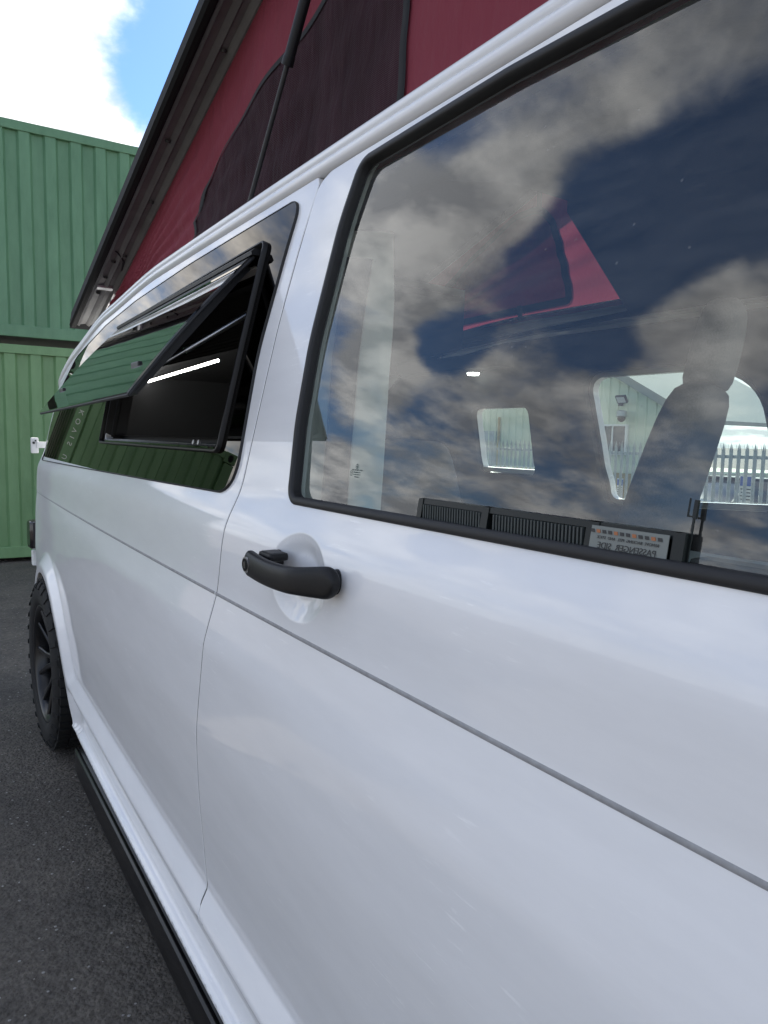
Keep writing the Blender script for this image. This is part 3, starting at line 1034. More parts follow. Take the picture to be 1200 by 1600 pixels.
_ap = []
for e in np.arange(0.006, 0.150, 0.0085):
    rad_ = ARCHES[0][2] + e
    k = int(rad_ * math.pi * 1.2 / 0.016)
    for i in range(k):
        a = -0.35 + (math.pi + 0.7) * (i + 0.5 * (int(e / 0.0085) % 2)) / k
        _ap.append((ARCHES[0][0] + rad_ * math.cos(a), ARCHES[0][1] + rad_ * math.sin(a)))
_ap = np.array(_ap)
arch_fine = (_ap, lambda p: (np.hypot(p[:, 0] - ARCHES[0][0], p[:, 1] - ARCHES[0][1]) < ARCHES[0][2] + 0.154))
quarter = panel('body_side', quarter_outline(), [APER], PAINT, van, mirror=False, flange=0.02, rad=0.0018, fine=arch_fine)
door = panel('driver_door', door_outline(), [DWIN], PAINT, van, flange=0.022, rad=0.0018, fine=dish_fine)
wing = panel('front_wing', FRONT_WING, [], PAINT, van, flange=0.02, rad=0.003)
# far side: the same sheet metal, glazed differently
FWIN1 = rounded_poly([(1.125, 1.10), (1.745, 1.070), (1.765, 1.30), (1.79, 1.520), (1.32, 1.52), (1.17, 1.47), (1.14, 1.3)], [0.03, 0.03, 0.3, 0.05, 0.15, 0.15, 0.2], step=0.02, seg=5)
FWIN2 = rounded_poly([(2.10, 1.145), (2.43, 1.14), (2.43, 1.42), (2.10, 1.42)], 0.03, step=0.02, seg=4)
far_side = panel('body_side', quarter_outline(), [FWIN1, FWIN2], PAINT, van, mirror=True, step=0.06, flange=0.03)
far_door = panel('passenger_door', door_outline(), [DWIN], PAINT, van, mirror=True, step=0.05, flange=0.03)
panel('front_wing', FRONT_WING, [], PAINT, van, mirror=True, step=0.06)


def flat_pane(name, loop, mat, parent, off, mirror=False, step=0.06):
    return panel(name, loop, [], mat, parent, off=off, flange=0.001, rad=0.0006, step=step, dense=False, mirror=mirror,
                 surf=lambda y, z: np.interp(z, [1.0, 1.15, 1.2, 1.45, 1.6, 1.75], [0.0, 0.026, 0.036, 0.086, 0.118, 0.152]) + 0.045 * (np.clip(y - 0.3, 0, 9) / 2.7) ** 2)


def inset(loop, d):
    L = loop if area2(loop) > 0 else loop[::-1]
    return L - loop_normals(L) * d


# driver's window: rubber seal, glass a little below it
seal_sec = [(0.003, -0.008), (0.003, 0.002), (0.0005, 0.0045), (-0.005, 0.0052), (-0.0085, 0.0035), (-0.0095, 0.000), (-0.0095, -0.010), (-0.012, -0.011)]
strip_sweep(DWIN, seal_sec, RUBBER, 'window_seal', door)
_gz = np.arange(1.0, 1.8, 0.002)


def gsurf(y, z):
    # flat-section drop glass, gently curved
    return np.interp(z, [1.0, 1.2, 1.3, 1.4, 1.5, 1.6, 1.7, 1.8], [0.010, 0.0425, 0.0605, 0.0800, 0.1010, 0.1235, 0.1475, 0.173]) + 0.045 * (np.clip(y - 0.3, 0, 9) / 2.7) ** 2 + 0.05 * (np.clip(0.1 - y, 0, 9) / 1.2) ** 2.2


def glass_sheet(name, loop, mat, parent, off=0.0, mirror=False, step=0.03, surf=gsurf):
    P0 = inset(loop, 0.004)
    y0, z0 = P0.min(0); y1, z1 = P0.max(0)
    # smooth rows so the reflection stays clean
    gz = np.arange(z0, z1, step); gy = np.arange(y0, y1, step)
    Y, Z = np.meshgrid(gy, gz); pts = np.stack([Y.ravel(), Z.ravel()], 1)
    pts = pts[in_poly(pts[:, 0], pts[:, 1], inset(loop, 0.012))]
    V2 = [Vector(p) for p in P0] + [Vector(p) for p in pts]
    E = [(i, (i + 1) % len(P0)) for i in range(len(P0))]
    rv, re, rf, *_ = delaunay_2d_cdt(V2, E, [], 0, 1e-5)
    P = np.array([(v.x, v.y) for v in rv]); F = np.array([f for f in rf if len(f) == 3])
    c = P[F].mean(1); F = F[in_poly(c[:, 0], c[:, 1], P0)]
    # cubic-smooth the profile so normals have no facets
    zz = np.linspace(0.9, 1.9, 1001); xx = surf(np.full_like(zz, 0.3), zz)
    kk = np.exp(-0.5 * (np.arange(-150, 151) / 50.0) ** 2); kk /= kk.sum()
    xs = np.convolve(np.pad(xx, 150, mode='reflect', reflect_type='odd'), kk, mode='valid')
    def s2(y, z): return np.interp(z, zz, xs) + surf(y, np.full_like(y, 1.4)) - surf(np.full_like(y, 0.3), np.full_like(y, 1.4))
    X = s2(P[:, 0], P[:, 1]) + off
    h = 0.003
    fy = (s2(P[:, 0] + h, P[:, 1]) - s2(P[:, 0] - h, P[:, 1])) / (2 * h)
    fz = (s2(P[:, 0], P[:, 1] + h) - s2(P[:, 0], P[:, 1] - h)) / (2 * h)
    Nn = np.stack([-np.ones_like(fy), fy, fz], 1); Nn /= np.linalg.norm(Nn, axis=1)[:, None]
    V = np.stack([X, P[:, 0], P[:, 1]], 1)
    a, b, cc = V[F[:, 0]], V[F[:, 1]], V[F[:, 2]]
    fl = np.cross(b - a, cc - a)[:, 0] > 0
    F[fl] = F[fl][:, ::-1]
    if mirror:
        V[:, 0] = VAN_W - V[:, 0]; Nn[:, 0] *= -1; F = F[:, ::-1]
    return mesh_obj(name, V, F, mat, parent, normals=Nn)


door_glass = glass_sheet('window_glass', inset(DWIN, 0.003), GLASS, door, off=0.005)
glass_sheet('window_glass', inset(DWIN, 0.004), CLEAR, far_door, off=0.012, mirror=True, step=0.08)
glass_sheet('side_window', inset(FWIN1, -0.012), CLEAR, van, off=-0.003, mirror=True, step=0.1)
glass_sheet('side_window', inset(FWIN2, -0.012), CLEAR, van, off=-0.003, mirror=True, step=0.1)


def rsurf(y, z):
    return np.interp(z, [1.0, 1.15, 1.2, 1.45, 1.6, 1.75], [-0.004, 0.020, 0.0305, 0.0815, 0.1145, 0.149]) + 0.045 * (np.clip(y - 0.3, 0, 9) / 2.7) ** 2 + 0.30 * (1 - np.sqrt(1 - np.clip((y - 3.46) / 0.32, 0, 0.9) ** 2)) * 0.6


# the privacy pane has a hole for the opening light
def pane_with_hole(name, loop, hole, mat, parent, surf, off):
    P0 = loop if area2(loop) > 0 else loop[::-1]
    Hh = hole if area2(hole) > 0 else hole[::-1]
    y0, z0 = P0.min(0); y1, z1 = P0.max(0)
    Y, Z = np.meshgrid(np.arange(y0, y1, 0.03), np.arange(z0, z1, 0.03)); pts = np.stack([Y.ravel(), Z.ravel()], 1)
    pts = pts[in_poly(pts[:, 0], pts[:, 1], inset(P0, 0.01)) & ~in_poly(pts[:, 0], pts[:, 1], inset(Hh, -0.01))]
    V2 = [Vector(p) for p in P0] + [Vector(p) for p in Hh] + [Vector(p) for p in pts]
    n0, n1 = len(P0), len(Hh)
    E = [(i, (i + 1) % n0) for i in range(n0)] + [(n0 + i, n0 + (i + 1) % n1) for i in range(n1)]
    rv, re, rf, *_ = delaunay_2d_cdt(V2, E, [], 0, 1e-5)
    P = np.array([(v.x, v.y) for v in rv]); F = np.array([f for f in rf if len(f) == 3])
    c = P[F].mean(1); F = F[in_poly(c[:, 0], c[:, 1], P0) & ~in_poly(c[:, 0], c[:, 1], Hh)]
    zz = np.linspace(0.9, 1.9, 1001); xx = surf(np.full_like(zz, 0.3), zz)
    kk = np.exp(-0.5 * (np.arange(-120, 121) / 35.0) ** 2); kk /= kk.sum()
    xs = np.convolve(np.pad(xx, 120, mode='reflect', reflect_type='odd'), kk, mode='valid')
    def s2(y, z): return np.interp(z, zz, xs) + surf(y, np.full_like(y, 1.4)) - surf(np.full_like(y, 0.3), np.full_like(y, 1.4))
    X = s2(P[:, 0], P[:, 1]) + off
    h = 0.003
    fy = (s2(P[:, 0] + h, P[:, 1]) - s2(P[:, 0] - h, P[:, 1])) / (2 * h)
    fz = (s2(P[:, 0], P[:, 1] + h) - s2(P[:, 0], P[:, 1] - h)) / (2 * h)
    Nn = np.stack([-np.ones_like(fy), fy, fz], 1); Nn /= np.linalg.norm(Nn, axis=1)[:, None]
    V = np.stack([X, P[:, 0], P[:, 1]], 1)
    a, b, cc = V[F[:, 0]], V[F[:, 1]], V[F[:, 2]]
    fl = np.cross(b - a, cc - a)[:, 0] > 0
    F[fl] = F[fl][:, ::-1]
    return mesh_obj(name, V, F, mat, parent, normals=Nn)


rear_pane = pane_with_hole('rear_side_window', RWIN, inset(APER, -0.004), PRIVACY, van, rsurf, 0.0)
# thin black bonded edge round the pane
strip_sweep(RWIN, [(0.0012, -0.006), (0.0012, 0.0035), (0.0, 0.0050), (-0.0012, 0.0046)], RUBBER, 'window_seal', rear_pane)


def on_rear(y, z, out=0.0):
    x = float(rsurf(np.array([y]), np.array([z]))[0])
    return Vector((x - out * 0.98, y, z + out * 0.19))


# frame of the opening light: outer rim, inner ledge
FR = rounded_poly([(1.255, 1.247), (2.285, 1.247), (2.285, 1.608), (1.222, 1.634)], 0.016, step=0.014, seg=5)
fsec = [(0.0, -0.004), (0.0, 0.0065), (-0.0015, 0.0085), (-0.0045, 0.0088), (-0.006, 0.007), (-0.007, 0.000), (-0.015, -0.002), (-0.017, -0.02), (-0.021, -0.022), (-0.021, -0.05)]


def sweep_on(loop, section, mat, name, parent, surf):
    L = loop if area2(loop) > 0 else loop[::-1]
    n2 = loop_normals(L)
    X = surf(L[:, 0], L[:, 1]); h = 0.002
    fy = (surf(L[:, 0] + h, L[:, 1]) - surf(L[:, 0] - h, L[:, 1])) / (2 * h)
    fz = np.full(len(L), 0.205)
    N3 = np.stack([-np.ones_like(fy), fy, fz], 1); N3 /= np.linalg.norm(N3, axis=1)[:, None]
    ed = np.stack([np.zeros(len(L)), n2[:, 0], n2[:, 1]], 1)
    ed = ed - N3 * np.sum(ed * N3, 1)[:, None]; ed /= np.linalg.norm(ed, axis=1)[:, None]
    p = np.stack([X, L[:, 0], L[:, 1]], 1)
    m, k = len(L), len(section)
    V = np.zeros((m, k, 3))
    for j, (a, b) in enumerate(section):
        V[:, j] = p + ed * a + N3 * b
    F = [(i * k + j, i * k + j + 1, ((i + 1) % m) * k + j + 1, ((i + 1) % m) * k + j) for i in range(m) for j in range(k - 1)]
    o = mesh_obj(name, V.reshape(-1, 3), F, mat, parent, smooth=True)
    recalc(o); o.data.set_sharp_from_angle(angle=R_(40))
    return o


frame = sweep_on(FR, fsec, BLACK, 'window_frame', rear_pane, rsurf)
for y in (1.335, 1.365):
    p = on_rear(y, 1.262, 0.014)
    MB().tube([p, p + Vector((-0.004, 0, 0.001))], 0.005, 10).build('screw', STEEL, rear_pane)

# the flap, hinged along the frame's top edge and pushed out
HY0, HY1 = 1.245, 2.27
Hf = on_rear(1.25, 1.606, 0.017); Hr = on_rear(2.27, 1.592, 0.017)
ANG = R_(41)
LEN = 0.345


def flap_pt(s, t, n=0.0):
    """s along the hinge 0..1, t down the flap 0..1, n out of its face"""
    h = Hf.lerp(Hr, s)
    d = Vector((-math.sin(ANG), 0, -math.cos(ANG)))
    nn = Vector((-math.cos(ANG), 0, math.sin(ANG)))
    bow = 0.006 * math.sin(math.pi * min(1, max(0, t)))
    return h + d * LEN * t + nn * (n + bow)


def build_flap():
    ns, ntt = 24, 10
    vs, fs = [], []
    for n in (0.0, -0.006):
        for i in range(ns + 1):
            for j in range(ntt + 1):
                vs.append(flap_pt(i / ns, j / ntt, n))
    w = ntt + 1
    o_ = (ns + 1) * w
    for i in range(ns):
        for j in range(ntt):
            a, b, c, d = i * w + j, (i + 1) * w + j, (i + 1) * w + j + 1, i * w + j + 1
            fs.append((a, b, c, d)); fs.append((o_ + d, o_ + c, o_ + b, o_ + a))
    edge = [i * w for i in range(ns + 1)] + [ns * w + j for j in range(1, ntt + 1)] + [i * w + ntt for i in range(ns - 1, -1, -1)] + [j for j in range(ntt - 1, 0, -1)]
    for k in range(len(edge)):
        a, b = edge[k], edge[(k + 1) % len(edge)]
        fs.append((a, o_ + a, o_ + b, b))
    o = mesh_obj('opening_flap', vs, fs, GLOSSGREEN, rear_pane, smooth=True)
    recalc(o)
    o.data.set_sharp_from_angle(angle=R_(40))
    # rubber edge along the three free sides and inner frame
    m = MB()
    m.tube([flap_pt(0.0, t, -0.006) for t in np.linspace(0, 1, 8)], 0.0032, 8)
    m.tube([flap_pt(s, 1.0, -0.006) for s in np.linspace(0, 1, 8)], 0.003, 8)
    m.tube([flap_pt(1.0, t, -0.006) for t in np.linspace(0, 1, 8)], 0.0032, 8)
    m.build('flap_seal', RUBBER, rear_pane, auto=40)
    m = MB()
    for s0, s1, t0, t1 in ((0.02, 0.98, 0.03, 0.09), (0.02, 0.98, 0.90, 0.96), (0.02, 0.05, 0.09, 0.90), (0.95, 0.98, 0.09, 0.90)):
        q = [flap_pt(s0, t0, -0.007), flap_pt(s1, t0, -0.007), flap_pt(s1, t1, -0.007), flap_pt(s0, t1, -0.007)]
        q2 = [flap_pt(s0, t0, -0.02), flap_pt(s1, t0, -0.02), flap_pt(s1, t1, -0.02), flap_pt(s0, t1, -0.02)]
        m.loft([q, q2])
    m.build('flap_frame', BLACK, rear_pane)
    # hinge rail
    m = MB()
    for a0, a1, z0, z1 in ((0.0, 0.012, 0.0, 0.012),):
        q = []
        for s in (-0.01, 1.01):
            h = Hf.lerp(Hr, s)
            q.append([h + Vector((-0.004, 0, -0.002)), h + Vector((-0.005, 0, 0.004)), h + Vector((0.002, 0, 0.010)), h + Vector((0.016, 0, 0.009)), h + Vector((0.016, 0, -0.002))])
        m.loft(q)
    m.build('hinge_rail', BLACK, rear_pane)
    # stays
    for s in (0.06, 0.94):
        base = Hf.lerp(Hr, s) + Vector((0.03, 0.02 * (1 if s < 0.5 else -1), -0.09))
        tip = flap_pt(s + (0.05 if s < 0.5 else -0.05), 0.80, -0.02)
        mid = base.lerp(tip, 0.62)
        MB().tube([base, mid], 0.0065, 10).build('stay_sleeve', STEEL, rear_pane, auto=40)
        MB().tube([mid, tip], 0.0038, 10).build('stay_rod', STEEL, rear_pane, auto=40)
        MB().tube([tip + Vector((0, -0.02, 0)), tip + Vector((0, 0.02, 0))], [0.011, 0.011], 10).build('stay_knob', BLACK, rear_pane, auto=40)
        MB().box(tip + Vector((-0.006, 0, 0.008)), (0.02, 0.05, 0.03), bev=0.003).build('latch', BLACK, rear_pane)


GLOSSGREEN = glass_mat('flap_acrylic', (0.02, 0.024, 0.022), 1.6, wave=0.06)
build_flap()
# pleated blind cassette inside, lit strip lamp across the cabin
m = MB()
for i in range(16):
    z = 1.585 - i * 0.0075
    m.loft([[(0.165, 1.30, z), (0.175, 1.30, z - 0.00375), (0.165, 1.30, z - 0.0075)], [(0.165, 2.17, z), (0.175, 2.17, z - 0.00375), (0.165, 2.17, z - 0.0075)]], closed=False, caps=False)
m.build('pleated_blind', DARKIN, rear_pane)

# decal of the far-away letters is on the container; glass mark of the driver's window
def on_glass(y, z):
    x = float(gsurf(np.array([y]), np.array([z]))[0]) + 0.005 - 0.0008
    return Vector((x, y, z))


def glass_text(body, size, y, z, mat=GPRINT, parent=door, mirror=False, align='CENTER', name='glass_marking', extrude=0.0001, off=0.0):
    p = on_glass(y, z) + Vector((off, 0, 0))
    sl = 0.2
    # reader stands at -X looking +X: text runs towards -Y
    ex = Vector((0, -1 if not mirror else 1, 0)); ey = Vector((sl, 0, 1)).normalized(); ez = ex.cross(ey)
    Mm = Matrix((ex, ey, ez)).transposed().to_4x4(); Mm.translation = p
    return text_mesh(name, body, size, mat, parent, Mm, extrude, align)


def ring_mark(y, z, r, w):
    vs, fs = [], []
    for i in range(28):
        a = 2 * math.pi * i / 28
        for rr in (r, r - w):
            yy, zz = y + rr * math.cos(a), z + rr * math.sin(a)
            vs.append(on_glass(yy, zz))
    for i in range(28):
        j = (i + 1) % 28
        fs.append((2 * i, 2 * j, 2 * j + 1, 2 * i + 1))
    return mesh_obj('glass_marking', vs, fs, GPRINT, door)


GY, GZ = 0.795, 1.2345
ring_mark(GY, GZ + 0.0085, 0.0033, 0.0007)
glass_text('W', 0.0042, GY, GZ + 0.0077)
glass_text('V', 0.0028, GY, GZ + 0.0102)
for i, (t_, s_) in enumerate((('SAFE  SEKURIT  GLASS', 0.0021), ('43R-001057-A2', 0.0020), ('E6-43R-001582', 0.0020), ('TEMPERED', 0.0019))):
    glass_text(t_, s_ * 1.25, GY - 0.002, GZ + 0.0035 - i * 0.003)
ring_mark(GY + 0.0115, GZ - 0.0012, 0.0036, 0.0006)
glass_text('P', 0.0042, GY + 0.0115, GZ - 0.0012)

# door handle: fixed end with lock, bowed grip reaching over the recess
def handle():
    def sxp(y, z=1.10): return float(side_x(np.array([y]), np.array([z]), dish=False)[0])
    ypts = 0.948 - 0.218 * (0.5 - 0.5 * np.cos(np.linspace(0, math.pi, 44)))
    rings = []
    for y in ypts:
        t = (0.948 - y) / 0.218
        zc = 1.098 + 0.006 * t - 0.004 * math.sin(math.pi * t)
        bow = 0.036 + 0.008 * math.sin(math.pi * min(1, t * 1.02)) - 0.020 * smoothstep(0.66, 1.0, t)
        hh = 0.0190 - 0.0015 * math.sin(math.pi * t) + 0.0020 * smoothstep(0.7, 0.95, t)
        th = 0.0095
        endf = 1.0
        e0 = (t - 0.0) / 0.035; e1 = (1.0 - t) / 0.085
        endf = math.sqrt(max(0.0, 1 - (1 - min(1, e0)) ** 2)) * math.sqrt(max(0.0, 1 - (1 - min(1, e1)) ** 2))
        endf = max(endf, 0.03)
        xo = sxp(y) - bow
        ring = []
        for k in range(28):
            a = 2 * math.pi * k / 28
            c, s = math.cos(a), math.sin(a)
            ring.append((xo + th * math.copysign(abs(c) ** 0.75, c) * (0.5 + 0.5 * endf) , y, zc + hh * endf * math.copysign(abs(s) ** 0.8, s)))
        rings.append(ring)
    o = MB().loft(rings).build('door_handle', BLACK, door, auto=75)
    recalc(o)
    # feet to the skin
    m = MB()
    for yc, w in ((0.930, 0.030), (0.757, 0.028)):
        rr = []
        for x_off, s in ((0.004, 0.95), (-0.022 if yc > 0.8 else -0.012, 0.85)):
            ring = []
            for k in range(18):
                a = 2 * math.pi * k / 18
                ring.append((sxp(yc) + x_off, yc + w / 2 * s * math.cos(a), 1.100 + 0.0175 * s * math.sin(a)))
            rr.append(ring)
        MB().loft(rr).build('handle_mount', BLACK, door, auto=50)
    MB().box((sxp(0.90) - 0.014, 0.912, 1.1115), (0.030, 0.040, 0.012), bev=0.005).build('handle_mount', BLACK, door)
    # lock barrel
    yb, zb = 0.9295, 1.0985
    xb = sxp(yb) - 0.0490
    MB().tube([(xb + 0.006, yb, zb), (xb - 0.0008, yb, zb)], [0.0112, 0.0112], 24).build('lock_ring', STEEL, door, auto=40)
    MB().tube([(xb + 0.006, yb, zb), (xb - 0.0016, yb, zb)], [0.0092, 0.0090], 24).build('lock_barrel', GLOSSBLACK, door, auto=40)
    MB().box((xb - 0.0018, yb, zb), (0.001, 0.0016, 0.009)).build('key_slot', STEEL, door)


handle()

m_, nt_, b_ = principled('grey_rubber', (0.09, 0.09, 0.09), rough=0.7); add_bump(nt_, b_, 90, 0.1); GREYRUBBER = m_
# grey strip painting crease shade and dirt, and dark weatherstrip in the door gap
m_, nt_, b_ = principled('grey_shade_dirt', (0.30, 0.30, 0.305), rough=0.6); n_, _ = add_bump(nt_, b_, 90, 0.2, 0.0006); vary_colour(nt_, b_, n_.outputs['Fac'], (0.25, 0.25, 0.255), (0.34, 0.34, 0.345)); SHADE_DIRT = m_


def bead(name, pts, w, depth, mat, parent):
    P = np.array(pts, float)
    t = np.gradient(P, axis=0); t /= np.linalg.norm(t, axis=1)[:, None]
    n = np.stack([-t[:, 1], t[:, 0]], 1)
    vs, fs = [], []
    for p, q in zip(P, n):
        for k, d in ((-1, depth + 0.0012), (-0.6, depth + 0.0001), (0, depth), (0.6, depth + 0.0001), (1, depth + 0.0012)):
            y, z = p + q * w * k
            x = float(side_x(np.array([p[0]]), np.array([p[1]]), dish=False)[0])
            vs.append((x + d, y, z))
    for i in range(len(P) - 1):
        for k in range(4):
            fs.append((5 * i + k, 5 * i + k + 1, 5 * i + k + 6, 5 * i + k + 5))
    o = mesh_obj(name, vs, fs, mat, parent, smooth=True); recalc(o)
    return o


bead('swage_shade_dirt', [(y, CREASE_Z) for y in np.linspace(-0.40, 1.1645, 60)], 0.0032, -0.0008, SHADE_DIRT, door)
bead('swage_shade_dirt', [(y, CREASE_Z) for y in np.linspace(1.1695, 3.84, 120)], 0.0032, -0.0008, SHADE_DIRT, quarter)
bead('door_weatherstrip', [(y, 0.3273) for y in np.linspace(0.2, 1.15, 30)] + [(1.185, 0.3295), (1.208, 0.337), (1.224, 0.348), (1.233, 0.366)] + [(float(seam_y(z)), z) for z in np.linspace(0.39, 1.69, 90)], 0.0026, 0.0011, GREYRUBBER, quarter)

# roof rail (drip gutter) and roof skin
def rail(mirror=False):
    ys = np.concatenate([np.linspace(-0.55, 2.0, 50), np.linspace(2.03, 3.72, 60)])
    sec = [(0.012, -0.016), (0.001, -0.0155), (-0.0055, -0.012), (-0.0085, -0.006), (-0.0085, 0.000), (-0.0055, 0.0045), (0.0005, 0.0062), (0.0045, 0.0066), (0.0050, 0.0085), (0.0015, 0.0098),
           (-0.0015, 0.0135), (-0.0015, 0.019), (0.0015, 0.0245), (0.007, 0.0285), (0.014, 0.030), (0.022, 0.029), (0.028, 0.026), (0.036, 0.025), (0.06, 0.029), (0.12, 0.038)]
    vs, fs = [], []
    k = len(sec)
    for y in ys:
        zg = float(gut_z(y))
        xg = float(side_x(np.array([y]), np.array([zg]))[0])
        for a, b in sec:
            X = xg + a
            if mirror: X = VAN_W - X
            vs.append((X, y, zg + b))
    for i in range(len(ys) - 1):
        for j in range(k - 1):
            f = (i * k + j, i * k + j + 1, (i + 1) * k + j + 1, (i + 1) * k + j)
            fs.append(f)
    o = mesh_obj('roof_rail', vs, fs, PAINT, van, smooth=True)
    recalc(o)
    return o


rail(); rail(True)


def roof_skin():
    """flat roof with the pop-top opening; its headliner hangs below"""
    op = [(0.42, 0.93), (0.585, 0.93), (0.63, 0.975), (1.655, 1.60), (1.665, 1.66), (1.665, 2.50), (1.08, 1.80), (0.34, 1.74), (0.34, 0.99)]
    for nm, zf, mat, hole in (('roof_skin', 0.036, PAINT, True), ('headliner', -0.005, HEADCLOTH, True)):
        ysl = np.linspace(-0.35 if nm == 'roof_skin' else -0.2, 3.5, 20)
        outl = [(0.24, y) for y in ysl] + [(VAN_W - 0.24, y) for y in ysl[::-1]]
        outl = np.array(outl); hl = np.array(op)
        V2 = [Vector(p) for p in outl] + [Vector(p) for p in hl]
        n0, n1 = len(outl), len(hl)
        E = [(i, (i + 1) % n0) for i in range(n0)] + [(n0 + i, n0 + (i + 1) % n1) for i in range(n1)]
        rv, re, rf, *_ = delaunay_2d_cdt(V2, E, [], 0, 1e-5)
        P = np.array([(v.x, v.y) for v in rv])
        F = [f for f in rf if not in_poly(np.array([np.mean([P[i][0] for i in f])]), np.array([np.mean([P[i][1] for i in f])]), hl)[0]]
        zt = [float(gut_z(p[1])) + zf + 0.0 for p in P]
        vs = [(p[0], p[1], z) for p, z in zip(P, zt)]
        if nm == 'headliner':
            vs2 = [(p[0], p[1], z + 0.02) for p, z in zip(P, zt)]
            nb = len(vs)
            ed = [(n0 + i, n0 + (i + 1) % n1) for i in range(n1)]
            fs = [tuple(f) for f in F] + [(a, b, b + nb, a + nb) for a, b in ed]
            mesh_obj(nm, vs + vs2, fs, mat, van)
        else:
            mesh_obj(nm, vs, F, mat, van)


roof_skin()

# ------------------------------------------------------------------ pop-top
RY, RZ, RS = 3.36, 1.735, math.atan(0.325)


def roof_pt(x, l, h):
    """l metres forward of the hinge along the lid, h square to it"""
    return Vector((x, RY - l * math.cos(RS) - h * math.sin(RS) * 1.0, RZ + l * math.sin(RS) + h * math.cos(RS) * 1.0 - 0.0))


LID_L = 3.62
m_, nt_, b_ = principled('edge_black', (0.010, 0.010, 0.010), rough=0.75, spec=0.2); add_bump(nt_, b_, 90, 0.2, 0.001); EDGEBLK = m_


def lid():
    def sweep(sec, name, mat, parent, l0=0.0, l1=LID_L, closed=True, both=True, auto=35):
        m = MB()
        for mir in ((False, True) if both else (False,)):
            rings = []
            for l in np.linspace(l0, l1, 14):
                rings.append([roof_pt(VAN_W - x if mir else x, l, h) for x, h in sec])
            m.loft(rings, closed=closed, caps=closed)
        o = m.build(name, mat, parent, auto=auto)
        recalc(o)
        return o
    sh = []
    half = [(0.196, 0.018), (0.193, 0.060), (0.199, 0.070), (0.24, 0.088), (0.40, 0.105), (0.92, 0.118)]
    full = half + [(VAN_W - x, h) for x, h in half[-2::-1]]
    under = [(VAN_W - 0.215, 0.028), (0.215, 0.028)]
    m = MB()
    rings = []
    for l in np.linspace(0.0, LID_L, 14):
        rings.append([roof_pt(x, l, h) for x, h in full + under])
    m.loft(rings)
    shell = m.build('roof_lid', WHITEPL, van, auto=40); recalc(shell)
    sweep([(0.193, 0.062), (0.188, 0.058), (0.184, 0.020), (0.182, 0.004), (0.190, -0.006), (0.203, -0.006), (0.212, 0.004), (0.212, 0.026), (0.200, 0.030)], 'edge_trim', EDGEBLK, shell)
    sweep([(0.213, 0.026), (0.213, 0.008), (0.222, 0.003), (0.226, 0.012), (0.247, 0.016), (0.252, 0.010), (0.262, 0.005), (0.268, 0.012), (0.283, 0.012), (0.287, 0.002), (0.296, -0.006),
           (0.305, -0.006), (0.309, 0.004), (0.312, 0.026)], 'underside_channel', LINER, shell)
    sweep([(0.312, 0.024), (0.330, 0.026), (0.92, 0.030), (0.92, 0.0285), (0.330, 0.0245)], 'underside_board', HEADCLOTH, shell, closed=True)
    # rear end of the lid: a dark return and a hinge
    m = MB()
    m.loft([[roof_pt(x, -0.002, h) for x, h in ((0.184, 0.03), (0.184, -0.008), (VAN_W - 0.184, -0.008), (VAN_W - 0.184, 0.03))],
            [roof_pt(x, -0.018, h) for x, h in ((0.190, 0.03), (0.190, 0.0), (VAN_W - 0.190, 0.0), (VAN_W - 0.190, 0.03))]])
    m.build('end_trim', RUBBER, shell)
    for mir in (False, True):
        f = (lambda x: VAN_W - x) if mir else (lambda x: x)
        m = MB()
        m.loft([[roof_pt(f(x), l, h) for x, h in ((0.225, 0.012), (0.225, 0.004), (0.285, 0.004), (0.285, 0.012))] for l in (0.34, 0.36)])
        m.loft([[roof_pt(f(x), l, h) for x, h in ((0.290, 0.002), (0.290, -0.006), (0.305, -0.006), (0.305, 0.002))] for l in (0.20, 0.36)])
        m.build('hinge_bracket', STEEL, shell)
        m = MB().tube([roof_pt(f(0.298), 0.27, -0.004), roof_pt(f(0.298), 0.22, -0.10)], 0.007, 8)
        m.build('hinge_arm', STEEL, shell, auto=40)
        for l, xx in ((0.30, 0.24), (0.43, 0.24), (0.55, 0.243), (0.60, 0.272), (0.95, 0.275), (1.25, 0.242), (1.62, 0.275)):
            MB().tube([roof_pt(f(xx), l, 0.014), roof_pt(f(xx), l, 0.006)], [0.009, 0.007], 10).build('screw', DSTEEL, shell, auto=40)
        m = MB()
        m.tube([roof_pt(f(0.235), 0.62, 0.012), roof_pt(f(0.255), 0.60, 0.010), roof_pt(f(0.278), 0.56, 0.010), roof_pt(f(0.285), 0.50, 0.008)], 0.0035, 6)
        m.build('wire', RUBBER, shell, auto=60)
    MB().loft([[roof_pt(x, l, h) for x, h in ((0.225, 0.0165), (0.225, 0.0145), (0.262, 0.0145), (0.262, 0.0165))] for l in (0.02, 0.30)]).build('corner_plate', LINER, shell)
    return shell


lid_o = lid()


